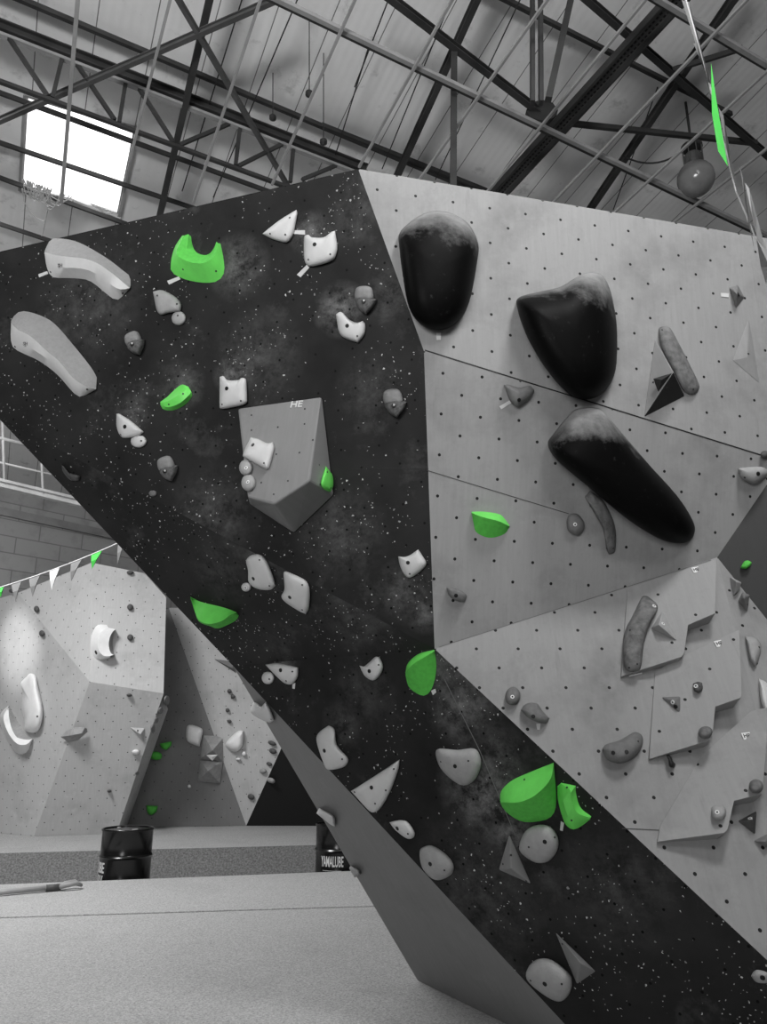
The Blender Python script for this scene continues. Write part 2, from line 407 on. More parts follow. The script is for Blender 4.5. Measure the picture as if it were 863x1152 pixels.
def tape(pl, label, quad, group='paper tape tags stuck beside the holds', mat='tape', name='tape_tag'):
    bm = bmesh.new(); prism(bm, [pl.on(x, y, .004) for x, y in quad], pl.n, .003)
    o = link(name, tomesh(bm, 'm', pl), mat); tag(o, label, 'tape', group); return o
def text_mesh(s, size, extrude=.001):
    cu = bpy.data.curves.new('t', 'FONT'); cu.body = s; cu.size = size; cu.align_x = 'CENTER'; cu.align_y = 'CENTER'; cu.extrude = extrude; cu.offset = size*.02
    o = bpy.data.objects.new('t', cu); COL.objects.link(o); dg = bpy.context.evaluated_depsgraph_get()
    me = bpy.data.meshes.new_from_object(o.evaluated_get(dg)); bpy.data.objects.remove(o); return me
def text_on(c, u, v, n, s, size, mat, parent, name='lettering', sx=1, rot=0):
    me = text_mesh(s, size); r = math.radians(rot)
    uu = u*math.cos(r)+v*math.sin(r); vv = v*math.cos(r)-u*math.sin(r)
    me.transform(Matrix(((uu.x*sx, vv.x, n.x, c.x), (uu.y*sx, vv.y, n.y, c.y), (uu.z*sx, vv.z, n.z, c.z), (0, 0, 0, 1))))
    return link(name, me, mat, parent)
# ------------------------------------------------------------------ key points of the main wall
V0 = atY(403, 190, 3.6); V2 = atY(489, 730, 4.15); S = atY(262, 749, 5.0); ZT = V0.z
TL = atZ(0, 283, ZT); TR = atZ(863, 268, ZT)
A = Plane(V0, V2, TL); V1 = A.on(477, 395); K = A.on(-4, 468)
BASE = atZ(690, 1211, 0); HL = atZ(470, 1103, 0)
C = Plane(V2, S, BASE); B = Plane(V2, K, S); Hp = Plane(S, HL, BASE)
D1 = Plane(V0, V1, TR); D2 = Plane(V1, V2, D1.on(863, 515))
W = D2.on(807, 627); X = C.on(863, 1080); E = Plane(V2, W, X)
M2 = D2.on(885, 521)
G = Plane(W, D2.on(863, 545), atY(863, 697, W.y-.12)); Fp = Plane(W, E.on(863, 850), G.on(863, 697))
d = (X-V2); XF = V2+d*((0-V2.z)/d.z)
ed = Vector((0, 0, 1)).cross(E.n).normalized(); ed = ed if ed.x > 0 else -ed
sl = bpy.data.lights.new('sun_patch_spot', 'SPOT'); sl.energy = 1500; sl.spot_size = math.radians(13); sl.spot_blend = 1.0; sl.shadow_soft_size = .1  # spot added out of view to stand in for sunlight on the far wall
so_ = bpy.data.objects.new('sun_patch_spot', sl); COL.objects.link(so_); so_.location = (-9.5, 9.0, 6.2); so_.rotation_euler = (atY(-4, 708, 12.9)-Vector(so_.location)).to_track_quat('-Z', 'Y').to_euler()
# ------------------------------------------------------------------ setting: roof, far wall, floor
RZ, RK = 8.8, .15
def rz(q): return RZ-RK*(q.x*DIRR.x+q.y*DIRR.y)
def rpt(x, y, dz=0.0):
    r = ray(x, y); n = Vector((RK*DIRR.x, RK*DIRR.y, 1)); return EY+r*((RZ+dz-EYE)/r.dot(n))
o0 = Vector((0, 0, RZ)); ROOF = Plane(o0, Vector((1, 0, rz(Vector((1, 0, 0))))), Vector((0, 1, rz(Vector((0, 1, 0))))))
UL = DIRR.cross(Vector((0, 0, 1))).normalized()          # across the slope
ROOF.u = UL; ROOF.v = (DIRR-Vector((0, 0, RK))).normalized()
sky = [rpt(32, 108), rpt(148, 145), rpt(133, 243), rpt(26, 207)]
so = sum(sky, Vector())/4
suv = [((q-o0).dot(ROOF.u), (q-o0).dot(ROOF.v)) for q in sky]
u0 = (suv[0][0]+suv[3][0])/2; u1 = (suv[1][0]+suv[2][0])/2; v1 = (suv[0][1]+suv[1][1])/2; v0 = (suv[2][1]+suv[3][1])/2
v0, v1 = min(v0, v1), max(v0, v1); u0, u1 = min(u0, u1), max(u0, u1)
def RP(u, v, dz=0): return o0+ROOF.u*u+ROOF.v*v+Vector((0, 0, dz))
bm = bmesh.new(); TH = .05
us = [-14, u0, u1, 16]; vs2 = [-6, v0, v1, 22]
for i in range(3):
    for j in range(3):
        if i == 1 and j == 1: continue
        prism(bm, [RP(us[i], vs2[j]), RP(us[i+1], vs2[j]), RP(us[i+1], vs2[j+1]), RP(us[i], vs2[j+1])], Vector((0, 0, -1)), TH)
tag(link('ceiling', tomesh(bm, 'm', ROOF), 'roof_sheet'), kind='structure')
bm = bmesh.new(); prism(bm, [RP(u0, v0, .03), RP(u1, v0, .03), RP(u1, v1, .03), RP(u0, v1, .03)], Vector((0, 0, -1)), .015)
win = link('window_1', tomesh(bm), 'skylight_pane'); tag(win, kind='structure')
bm = bmesh.new()
for a, b in (((u0-.03, v0-.03), (u1+.03, v0-.03)), ((u1+.03, v0-.03), (u1+.03, v1+.03)), ((u1+.03, v1+.03), (u0-.03, v1+.03)), ((u0-.03, v1+.03), (u0-.03, v0-.03))):
    addbar(bm, RP(*a, -.02), RP(*b, -.02), .03, .04)
link('window_frame', tomesh(bm), 'steel_light', win)
PB = atY(0, 545, 14.45); WD = Vector((math.sin(math.radians(42)), math.cos(math.radians(42)), 0))
BW = Plane(PB, PB+WD, PB+Vector((0, 0, 1)))
bm = bmesh.new(); q = [PB-WD*5, PB+WD*16]
prism(bm, [Vector((p.x, p.y, z)) for p, z in ((q[0], -.45), (q[1], -.45), (q[1], 6.35), (q[0], 6.35))], BW.n, .2)
tag(link('wall_back', tomesh(bm, 'm', BW), 'painted_brick'), kind='structure')
TZ = atY(145, 931, 9.75).z-.88
bm = bmesh.new(); prism(bm, [Vector(p) for p in ((-14, -6, TZ), (14, -6, TZ), (14, 24, TZ), (-14, 24, TZ))], Vector((0, 0, 1)), .1)
tag(link('floor', tomesh(bm), 'concrete'), kind='structure')
# crash mats
def mat(label, pts, slope=()):
    bm = bmesh.new(); top = [bm.verts.new(p) for p in pts]; bot = [bm.verts.new(Vector((p.x+s[0], p.y+s[1], TZ))) for p, s in zip(pts, slope or [(0, 0)]*len(pts))]
    bm.faces.new(top); bm.faces.new(bot)
    for i in range(len(top)): j = (i+1) % len(top); bm.faces.new((top[i], top[j], bot[j], bot[i]))
    o = link('crash_mat', tomesh(bm), 'mat_carpet'); tag(o, label, 'crash mat', 'carpet topped crash mats'); bevel(o, .007, 2); return o
def lineY(a, b, x): t = (x-a.x)/(b.x-a.x); return a.lerp(b, t)
f0, f1 = atZ(0, 995, 0), atZ(390, 980, 0); g0, g1 = atZ(0, 1033, 0), atZ(420, 1020, 0); h0, h1 = atZ(0, 960, 0), atZ(350, 951, 0)
gap = Vector((0, .06, 0)); BWf = Vector((PB.x, PB.y, 0))+BW.n*.02
mat('pale carpeted crash mat nearest the camera, under the big black and plywood wall', [Vector((-9, -3, 0)), Vector((9, -3, 0)), lineY(g0, g1, 9), lineY(g0, g1, -9)])
mat('pale carpeted crash mat strip between the floor seam and the barrel trench', [lineY(g0, g1, -9)+gap, lineY(g0, g1, 9)+gap, lineY(f0, f1, 9), lineY(f0, f1, -9)])
mat('pale carpeted crash mat behind the barrels, at the foot of the far climbing wall', [lineY(h0, h1, -9), lineY(h0, h1, 9), lineY(BWf, BWf+WD, 1.5), BWf], [(0, -.35), (0, -.35), (0, 0), (0, 0)])
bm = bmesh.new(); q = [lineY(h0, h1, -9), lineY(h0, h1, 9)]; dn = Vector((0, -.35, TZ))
prism(bm, [p+k for p, k in ((q[0], Vector((0, -.004, -.004))), (q[1], Vector((0, -.004, -.004))), (q[1], dn), (q[0], dn))], Vector((0, -.75, .65)), -.012); tag(link('front_sheet', tomesh(bm), 'mat_skirt', bpy.data.objects['crash_mat.002']), 'dark sheet on the front slope')  # dark sheet added over the sloped front of the back mat
# ------------------------------------------------------------------ main climbing wall
blackpaint('black_paint', .0205, A, [(268, 300, 40, .55), (350, 263, 28, .6), (383, 348, 34, .8), (262, 420, 26, .8), (205, 433, 30, .5), (150, 465, 24, .6), (400, 250, 30, .3), (455, 665, 40, .5), (478, 690, 26, .6), (385, 600, 60, .35), (240, 580, 60, .35), (290, 400, 60, .3), (420, 440, 50, .25), (100, 340, 70, .25), (440, 330, 40, .3)])
blackpaint('black_paint_mid', .0205, B, [(300, 635, 40, .35), (400, 690, 60, .25), (250, 640, 50, .2)])
blackpaint('black_paint_low', .0205, C, [(520, 795, 50, .75), (545, 890, 60, .9), (575, 935, 36, .8), (560, 850, 40, .5), (318, 742, 28, .6), (385, 815, 30, .4), (500, 760, 40, .5), (540, 1000, 90, .25), (690, 1000, 70, .2), (410, 780, 50, .25)])
mw = empty('climbing_wall', (.6, 4.3, 0), 'large overhanging climbing wall with black left face and pale plywood right face', 'climbing wall')
PT = []
def panel(name, pl, pts, m, parent=None, label=None, t=.03):
    bm = bmesh.new(); prism(bm, [Vector(p) for p in pts], pl.n, t)
    o = link(name, tomesh(bm, 'm', pl), m, parent or mw); PT.append(bvh_of2(o, parent or mw))
    if label: tag(o, label)
    return o
def bvh_of2(o, par):
    off = WLOC[o.name]; return BVHTree.FromPolygons([v.co+off for v in o.data.vertices], [p.vertices[:] for p in o.data.polygons])
KL = A.on(-150, 440)
panel('black_panel', A, [V0, V1, V2, K, KL, V0+(TL-V0)*1.5], 'black_paint', label='speckled black upper left overhang')
panel('black_panel', B, [V2, K, S], 'black_paint_mid', label='steep dark triangle under the black overhang')
panel('black_panel', C, [V2, S, BASE, XF], 'black_paint_low', label='black lower face running down to the right')
panel('side_panel', Hp, [S, HL, BASE], 'side_grey', label='plain mid grey tapering return face')
panel('plywood_panel', D1, [V0, V1, D1.on(863, 515), D1.on(1000, 558.4), atZ(1000, 290, ZT) if False else V0+(TR-V0)*1.33], 'plywood', label='top plywood face')
panel('plywood_panel', D2, [V1, V2, W, M2, D2.on(863, 515)], 'plywood', label='middle plywood face')
pE = XF+ed*2.3
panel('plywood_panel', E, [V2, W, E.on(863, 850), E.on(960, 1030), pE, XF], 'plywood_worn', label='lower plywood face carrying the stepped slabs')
panel('grey_panel', G, [W, D2.on(863, 545), M2, G.on(1000, 430), G.on(1000, 850), G.on(863, 697)], 'grey_paint', label='dark grey corner face at the right edge')
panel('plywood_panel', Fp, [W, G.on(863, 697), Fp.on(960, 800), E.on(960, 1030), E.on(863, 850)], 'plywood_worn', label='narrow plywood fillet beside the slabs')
def seam(pl, a, b, wd=.004, m='bolt_black'):
    bm = bmesh.new(); p, q = pl.on(*a, .0012), pl.on(*b, .0012); addbar(bm, p, q, wd, .002, pl.n); link('panel_joint', tomesh(bm), m, mw)
seam(D1, (478, 394), (863, 514), .007); seam(D2, (480, 529), (640, 578), .003, 'screw_dark'); seam(A, (400, 527), (482, 527), .003); seam(C, (500, 764), (540, 845), .004, 'volume_mid'); seam(C, (540, 845), (580, 940), .004, 'volume_mid')
seam(E, (494, 728), (800, 630), .003, 'volume_mid'); seam(E, (700, 932), (745, 934), .003, 'screw_dark')
# ------------------------------------------------------------------ big volumes on the wall
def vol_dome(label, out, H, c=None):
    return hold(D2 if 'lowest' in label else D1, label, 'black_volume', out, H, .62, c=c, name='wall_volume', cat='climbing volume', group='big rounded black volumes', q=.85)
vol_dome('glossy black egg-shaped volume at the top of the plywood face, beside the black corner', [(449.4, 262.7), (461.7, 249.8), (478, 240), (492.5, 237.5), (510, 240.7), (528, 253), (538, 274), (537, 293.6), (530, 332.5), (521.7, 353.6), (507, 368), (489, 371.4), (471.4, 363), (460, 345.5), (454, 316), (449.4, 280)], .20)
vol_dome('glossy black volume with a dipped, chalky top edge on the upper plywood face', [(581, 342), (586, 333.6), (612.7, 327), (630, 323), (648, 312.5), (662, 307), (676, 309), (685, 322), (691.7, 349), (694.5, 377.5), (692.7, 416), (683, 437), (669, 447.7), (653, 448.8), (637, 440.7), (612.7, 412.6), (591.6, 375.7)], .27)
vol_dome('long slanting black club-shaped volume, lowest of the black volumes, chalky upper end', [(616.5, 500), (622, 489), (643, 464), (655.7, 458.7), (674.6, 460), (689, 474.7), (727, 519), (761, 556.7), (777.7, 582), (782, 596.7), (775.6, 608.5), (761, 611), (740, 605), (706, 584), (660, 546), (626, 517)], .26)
# grey block volume on the black face
a0, b0 = (268, 460, .03), (362, 447, .03); P1 = (308, 567, .34)
fr = Plane(A.on(*a0), A.on(*b0), A.on(*P1))
def hgt(pl, q): return (q-pl.p).dot(pl.n)
L1h = hgt(A, fr.on(279, 560)); P2h = hgt(A, fr.on(348, 541))
block = volume(A, 'big grey faceted block volume with three holds on it, bolted to the black overhang', 'volume_grey',
    [a0, b0, (348, 541, P2h), (308, 567, .34), (279, 560, L1h), (376, 557, .002), (331, 600, .002), (281, 567, .002), (268, 460, .002), (362, 447, .002)],
    [(0, 1, 2, 3, 4), (1, 9, 5, 2), (2, 5, 6, 3), (3, 6, 7, 4), (4, 7, 8, 0), (0, 8, 9, 1)],
    [(x, y, 's') for x, y in ((283, 467), (343, 460), (283, 484), (312.6, 480.6), (342.7, 477), (337, 509), (311, 511), (324, 541), (294, 543), (308, 556), (352, 495), (359, 523), (360, 545))], bev=.012)
hq = fr.on(333.5, 455, .002); text_on(hq, fr.u, fr.v, fr.n, 'HE', .062, 'logo_white', block, rot=-4)
# stepped slabs on the lower plywood face
def slab(label, P3, out):
    pl = Plane(*[E.on(*q) for q in P3]); top = [pl.on(*q) for q in out]
    bm = bmesh.new(); prism(bm, top, E.n, [max((q-E.p).dot(E.n)-.001, .003) for q in top])
    o = link('slab_volume', tomesh(bm, 'm', E), 'slab_ply'); tag(o, label, 'climbing volume', 'stepped plywood slabs'); bevel(o, .008, 2); return o
slab3 = slab('lowest stepped plywood slab at the right edge, with a round bolt-on on it', [(740, 947, .02), (790, 850, .002), (858, 893, .12)], [(740, 947), (742.5, 930), (790, 850), (845, 800), (866, 795), (858, 893), (826, 901), (819, 932.6), (815, 937)])
slab2 = slab('middle stepped plywood slab, with a dark triangle hold on its left part', [(730.5, 854, .02), (737, 755, .006), (835, 779, .12)], [(730.5, 854), (737, 755), (770, 737), (832, 708), (835, 779), (834, 785), (805, 795), (802, 827), (799, 832.6)])
slab1 = slab('top stepped plywood slab, carrying the curved log and a small pyramid', [(699, 761, .02), (706, 662, .006), (805, 690, .11)], [(699, 761), (706, 662), (806.5, 629), (805, 690), (774.5, 703), (770, 735), (767, 739)])
for sl, (x, y), r in ((slab1, (783, 641), 12), (slab2, (809, 724), 12), (slab3, (840, 828), 6)):
    h = cast([bvh_of(sl)], x, y); c = h[0]; n = E.n; u, v = E.u, E.v; rr = math.radians(r); uu = u*math.cos(rr)+v*math.sin(rr); vv = v*math.cos(rr)-u*math.sin(rr)
    bm = bmesh.new(); prism(bm, [c+n*.002+uu*i*.021+vv*j*.017 for i, j in ((-1, -1), (1, -1), (1, 1), (-1, 1))], n, .0015)
    st = link('sticker', tomesh(bm), 'tag_white', sl); tag(st, 'small white maker sticker')
    text_on(c+n*.0025, u, v, n, 'HE', .026, 'ink', st, rot=r)
S1 = Plane(E.on(699, 761, .02), E.on(706, 662, .006), E.on(805, 690, .11)); S2 = Plane(E.on(730.5, 854, .02), E.on(737, 755, .006), E.on(835, 779, .12)); S3 = Plane(E.on(740, 947, .02), E.on(790, 850, .002), E.on(858, 893, .12))
# pyramids
GV = 'small pyramid volumes on the wall'
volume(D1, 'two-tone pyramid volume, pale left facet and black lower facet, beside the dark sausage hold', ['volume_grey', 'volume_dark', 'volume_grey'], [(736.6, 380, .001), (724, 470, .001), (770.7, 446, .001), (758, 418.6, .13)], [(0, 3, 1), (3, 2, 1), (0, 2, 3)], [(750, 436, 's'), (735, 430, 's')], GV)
volume(D1, 'little dark pyramid screwed onto the lower left of the two-tone pyramid', ['volume_dark'], [(734.8, 426, .06), (756.5, 419.5, .125), (740.6, 441, .06), (744.5, 427.5, .14)], [(0, 1, 3), (1, 2, 3), (2, 0, 3)], (), GV, bev=.002)
volume(D1, 'pale plywood spike volume at the right edge, nearly flush with the top plywood face', 'volume_ply', [(842.7, 356, .001), (824, 405.5, .001), (855, 432, .001), (841, 402, .02)], [(0, 3, 1), (1, 3, 2), (2, 3, 0)], [(842, 398, 's')], GV)
volume(D1, 'small grey diamond-shaped pyramid near the top right corner of the plywood face', 'mid_hold', [(820, 323, .001), (830, 320, .001), (838, 334.6, .001), (828, 347.6, .001), (829, 330, .07)], [(0, 4, 1), (1, 4, 2), (2, 4, 3), (3, 4, 0)], [(831, 331)], GV)
volume(S1, 'small grey pyramid right of the curved log on the top slab', 'grey_hold', [(745.7, 686.6, .001), (762.7, 721.6, .001), (732, 706.8, .001), (741.5, 703, .07)], [(0, 3, 1), (1, 3, 2), (2, 3, 0)], [(746, 702, 'w')], GV)
volume(S2, 'flat dark triangle hold on the left of the middle slab', 'mid_hold', [(742.5, 784, .001), (766, 783, .001), (766, 801, .001), (762, 801, .001), (759, 788, .035)], [(0, 4, 1), (1, 4, 2), (2, 4, 3), (3, 4, 0)], [(757, 790, 'w'), (760, 795)], GV)
volume(E, 'dark triangle volume under the lowest slab', 'dark_hold', [(829, 923.6, .001), (852, 911, .001), (850, 940, .001), (845, 924, .05)], [(0, 3, 1), (1, 3, 2), (2, 3, 0)], [(844, 921, 'w')], GV)
volume(E, 'dark pointed volume cut by the right edge of the picture, below the lowest slab', 'mid_hold', [(846.5, 946, .001), (866, 936, .001), (868, 957, .001), (861, 947, .05)], [(0, 3, 1), (1, 3, 2), (2, 3, 0)], (), GV)
volume(C, 'grey triangular spike volume below the two green holds on the lower black face', 'volume_grey', [(573, 936.7, .001), (560.6, 978.6, .001), (598.8, 995.5, .001), (575, 977, .06)], [(0, 3, 1), (1, 3, 2), (2, 3, 0)], [(566, 972, 's'), (592, 991, 's'), (575, 962, 's')], GV)
volume(C, 'thin grey thorn-shaped volume near the bottom beside a grey egg hold', 'volume_grey', [(623.6, 1046.8, .001), (671, 1093, .001), (649, 1108, .001), (652.5, 1083, .09)], [(0, 3, 1), (1, 3, 2), (2, 3, 0)], [(633, 1062, 's')], GV)
# ------------------------------------------------------------------ holds on the black faces
GW, GG, GD, GP = GROUP_W, 'green holds on the main wall', 'small round footholds', 'white horned holds on the black overhang'
for lab, up, ridge, low in (
    ('long white two-texture hold arching under the top left edge of the black overhang', [(50, 283), (55, 272), (62, 268), (87, 272), (118, 289), (138, 304), (146, 311), (147, 321)], [(50, 283.5), (62, 287), (77, 289), (95, 291), (111, 297), (128, 309), (146, 324)], [(50, 283.5), (52, 298), (56, 309), (62, 312.5), (84, 313), (101, 316), (118, 329), (128, 336.5), (135, 336), (146, 324)]),
    ('long white two-texture hold at the left edge of the picture, lower of the pair', [(12.5, 361), (17, 354), (25, 350), (40, 353), (60, 363), (84, 390), (103, 414), (109, 425)], [(12.5, 363), (20, 371), (34, 378), (54, 396), (67, 407), (81, 424), (95, 434), (108, 438)], [(12.5, 363), (12, 380), (15, 391), (27, 398), (44, 406), (64, 421), (80, 439), (88, 446), (95, 445), (108, 438)])):
    def hh(l, h): return [(x, y, h*min(1, .25+5*min(i, len(l)-1-i)/len(l))) for i, (x, y) in enumerate(l)]
    mids = [((a[0]+b[0])/2, (a[1]+b[1])/2) for a, b in zip(resample([(*q, 0) for q in ridge], 9), resample([(*q, 0) for q in low], 9))]
    o = lofthold(A, lab, [('white_hold', [hh(ridge, .085), hh(mids, .075), [(x, y, .001) for x, y in low]]), ('white_grip', [[(x, y, .001) for x, y in up], hh(ridge, .085)])], (), 'long white two-texture holds')
    lx, ly = ((68, 299) if 'arching' in lab else (29, 387)); h = cast([bvh_of(o)], lx, ly)
    if h: text_on(h[0]+A.n*.004, A.u, A.v, A.n, 'SH', .03, 'mid_hold', o, rot=-10)
    bolts_on(o, [(138, 330, 's'), (57, 306, 's')] if 'arching' in lab else [(98, 438, 's'), (17, 390, 's')])
lofthold(A, 'large green U-shaped jug at the top of the black overhang', [('green_hold', [
    [(205, 265, .001), (197, 277, .001), (193, 290, .001), (192, 303, .001), (195, 308, .001), (209, 314.5, .001), (228, 318, .001), (244, 316.5, .001), (252, 307, .001), (251.5, 291, .001), (248, 274, .001)],
    [(207, 265, .03), (200, 278, .06), (198.5, 284, .075), (201, 289, .09), (214, 295, .10), (228, 296, .10), (238, 291, .09), (243, 284, .07), (245.5, 273.5, .03)]]),
    ('green_grip', [[(207, 265, .03), (200, 278, .06), (198.5, 284, .075), (201, 289, .09), (214, 295, .10), (228, 296, .10), (238, 291, .09), (243, 284, .07), (245.5, 273.5, .03)],
    [(212, 263.5, .02), (211, 275, .05), (211, 281, .05), (214, 285, .05), (222, 288, .05), (231, 289, .05), (237, 286, .05), (240.5, 281, .05), (243.5, 272, .02)],
    [(215, 266, .001), (216, 274, .001), (219, 281.5, .001), (224, 285.5, .001), (231, 287, .001), (236, 285, .001), (240, 280, .001), (242, 276, .001), (243.5, 272, .001)]])], [(206, 303, 's'), (243, 305, 's')], GG)
hold(A, 'pale teardrop hold with a small disc at its tip, below the long white hold', 'grey_hold', [(172, 328), (183, 326.5), (198, 334.5), (204, 343), (203, 350), (190, 352), (181, 354), (176, 348)], .05, .6, [(177, 332.5, 's'), (199, 342, 's')], GW)
hold(A, 'small pale disc foothold touching the teardrop hold', 'grey_hold', ell(201, 358, 8, 8), .03, .7, [(200, 355, 's')], GD)
hold(A, 'white fin-shaped hold near the top of the black overhang', 'white_hold', [(295, 263), (314, 248), (333.5, 236), (334.5, 241), (330, 263), (324, 272), (316, 272), (304, 268)], .05, .6, [(326, 245, 's'), (304, 263, 's'), (321, 264, 's')], GW)
hold(A, 'white square hold with two horns, right of the white fin at the top', 'white_hold', [(342, 267), (346.5, 264), (351, 267), (364, 267), (372.5, 261), (377, 259.5), (379.6, 277), (378, 287), (374, 293), (358, 298.5), (346.5, 299), (342, 290)], .06, .55, [(354, 275), (371.5, 286, 's'), (347, 292, 's')], GP)
hold(A, 'white horned hold just under the topmost dark crimp', 'white_hold', [(378, 353.5), (384, 351), (393.5, 360), (402, 363), (408, 361), (411, 365), (410, 376), (403, 385.5), (392, 382), (382, 375)], .055, .55, [(390.6, 366.6), (402, 378, 's')], GP)
hold(A, 'white square hold at the upper left corner of the grey block volume', 'white_hold', [(247, 424), (251.5, 423), (256, 427.5), (268, 427.5), (272, 425), (277, 427.5), (278, 451), (275, 455), (263, 458), (251, 460), (247, 458)], .06, .5, [(255, 437), (271, 451, 's'), (250, 455, 's')], GP)
lofthold(A, 'green crescent hold in the middle of the black overhang', [('green_hold', [
    [(180.5, 452, .001), (188, 446.5, .001), (198, 437, .001), (205, 432.7, .001), (212, 435, .001)], [(180.5, 453, .02), (190, 451, .05), (201, 444, .055), (209, 438.5, .04), (213, 437, .02)],
    [(180.5, 455.5, .02), (190, 458, .045), (203, 453, .05), (212, 445, .04), (215, 441, .02)], [(180.5, 455.5, .001), (184, 460.6, .001), (195, 461.6, .001), (208, 455.5, .001), (216, 446, .001), (215, 440, .001)]])], [(190, 455, 's'), (206, 443, 's')], GG)
hold(A, 'white quarter-round hold left of the middle, above a small disc', 'white_hold', [(131, 465.6), (134.5, 465.6), (148, 474), (162, 486), (156, 490), (141, 493), (134.5, 489), (131, 479)], .05, .6, [(140.5, 480), (136, 489, 's')], GW)
hold(A, 'small white disc foothold below the white quarter-round hold', 'white_hold', ell(156, 496.5, 9, 7), .035, .7, [(159, 496, 's')], GD)
hold(A, 'small chalky nub on the crease at the lower edge of the upper black face', 'mid_hold', ell(172, 555, 4.5, 3.5), .02, .7, (), GD)
hold(B, 'grey crescent-shaped hold in the shade at the far left of the dark triangle', 'dark_hold', [(69, 523), (72, 525), (76, 531), (90, 535.5), (89, 540), (84, 541), (78, 539.5), (71, 531)], .04, .7, (), None)
# dark crimps: built once, then copied
cr = link('crimp_hold', dome_mesh(A, [(399, 333), (401, 324), (410, 321.5), (418, 324), (420.5, 334), (419, 338), (402, 338)], .06, .55), 'crimp_top', smooth=True)
tag(cr, 'topmost of the dark two-tone crimps, above a white horned hold', 'climbing hold', 'dark two-tone crimps')
link('rough_tip', dome_mesh(A, [(401, 332), (412, 331), (419, 335), (424, 337), (420, 345), (412, 353.5), (405, 349), (400, 340)], .062, .5), 'crimp_tip', cr)
h = Vector(A.on(409, 339, .064)); link('bolt', disc_mesh(h, A.n, .012, .003), 'bolt_black', cr); link('chalk_mark', disc_mesh(A.on(409.5, 338, .067), A.n, .006, .002), 'white_hold', cr)
for (x, y, lab, rz_) in ((148.5, 380, 'dark two-tone crimp at the left, below the long white holds', .35), (442, 446, 'dark two-tone crimp near the black corner edge, right of the grey block', .1), (185.5, 521, 'lowest of the dark two-tone crimps, left of the grey block', .3)):
    c = cr.copy(); COL.objects.link(c); c['label'] = lab; c.location = A.on(x, y, .03)
    c.rotation_euler = Matrix.Rotation(rz_, 3, A.n).to_euler()
    for ch in cr.children:
        k = ch.copy(); COL.objects.link(k); k.parent = c
# on the grey block
BT = Plane(fr.p, fr.p+fr.u, fr.p+fr.v)
hold(BT, 'white horned hold on the front of the grey block volume', 'white_hold', [(275, 506), (282, 492), (291, 494), (300, 498.5), (307, 497.5), (308.5, 505), (303, 525.5), (299.5, 528), (285.6, 521), (273, 513)], .055, .55, [(284.5, 500.5), (297, 521, 's')], GP)
hold(BT, 'upper small disc foothold on the left edge of the grey block', 'grey_hold', ell(276.5, 526, 7.5, 9), .04, .7, [(277, 526.5, 'w')], GD)
hold(BT, 'lower small disc foothold on the left edge of the grey block', 'grey_hold', ell(279.5, 543, 8, 9.5), .04, .7, [(279, 542.5, 'w')], GD)
BR = Plane(A.on(362, 447, .03), A.on(376, 557, .002), A.on(348, 541, P2h))
hold(BR, 'small green leaf-shaped hold on the right side of the grey block', 'green_hold', [(366.6, 524.5), (371, 530), (374.5, 536), (375, 546), (372, 553.5), (364, 550), (361, 542)], .03, .6, [(368, 531, 's'), (372, 549, 's')], GG)
# dark triangle + lower black face
def wedge(pl, lab, out_up, ridge, out_lo, H, bolts, group=GG, m1='green_hold', m2='green_grip'):
    n = len(ridge)
    r = [(x, y, H*math.sin(math.pi*min(max((i+.35)/(n-.3), .06), .94))**.6) for i, (x, y) in enumerate(ridge)]
    return lofthold(pl, lab, [(m1, [[(x, y, .001) for x, y in out_up], r]), (m2, [r, [(x, y, .001) for x, y in out_lo]])], bolts, group)
wedge(B, 'green wedge hold on the dark triangle near the left silhouette', [(214, 671), (226, 677), (252, 683.5), (266, 688.6)], [(215, 673), (219, 687), (224, 698), (236, 702), (250, 698.5), (258, 692.5), (266, 689.5)], [(214, 672), (219, 688), (224, 699.5), (236.5, 704.5), (246, 707), (264, 699), (269, 693), (266.5, 689)], .09, [(263, 694, 's')])
hold(B, 'white rounded hold on the dark triangle with a tiny disc at its lower left', 'white_hold', [(277, 631), (282, 625), (291, 623.6), (299, 629.5), (306, 645), (310, 659), (304, 663.6), (290, 662.6), (280, 655.6), (279, 642)], .06, .6, [(285, 651), (292, 630, 's'), (303, 659, 's')], GW)
hold(B, 'tiny white disc foothold left of the white rounded hold on the dark triangle', 'white_hold', ell(277, 660.5, 5.5, 5), .03, .7, [(276.5, 661, 'w')], GD)
hold(B, 'white tapering hold on the dark triangle, right of a similar one', 'white_hold', [(319, 645), (323, 643), (339, 650), (346, 655.6), (348.5, 666), (347.7, 683.4), (344, 691), (335.6, 687), (321.7, 678), (316.5, 671), (320, 662.6)], .06, .6, [(326, 672), (340, 658, 's'), (340, 686, 's')], GW)
hold(A, 'white horned hold at the lower right of the upper black face, beside the plywood', 'white_hold', [(448, 626), (455.5, 626.5), (462, 624), (470.5, 618), (474.6, 624), (479.5, 633), (476, 640), (462.5, 649.7), (455.5, 647), (450, 636.5)], .06, .55, [(459, 633, 'b'), (461, 645.5, 's')], GP)
hold(C, 'white half-round hold at the top left of the lower black face, beside a disc', 'white_hold', [(298.4, 747.7), (311, 746), (323, 748), (335.6, 751), (335, 761.6), (328.6, 769.6), (320, 768.6), (309, 759)], .055, .6, [(315.7, 754), (329, 755.5, 's'), (322, 766, 's')], GW)
hold(C, 'small white disc foothold tucked under the white half-round hold', 'white_hold', ell(301.5, 762.7, 7, 7), .035, .7, [(303, 764, 's')], GD)
hold(C, 'white horned hold at the top middle of the lower black face', 'white_hold', [(404.4, 748.8), (409, 750), (415.5, 745), (422.5, 739), (427.7, 740.8), (431, 751), (426, 761.6), (419, 765.5), (410, 760)], .055, .55, [(415.5, 755), (426, 748, 's')], GP)
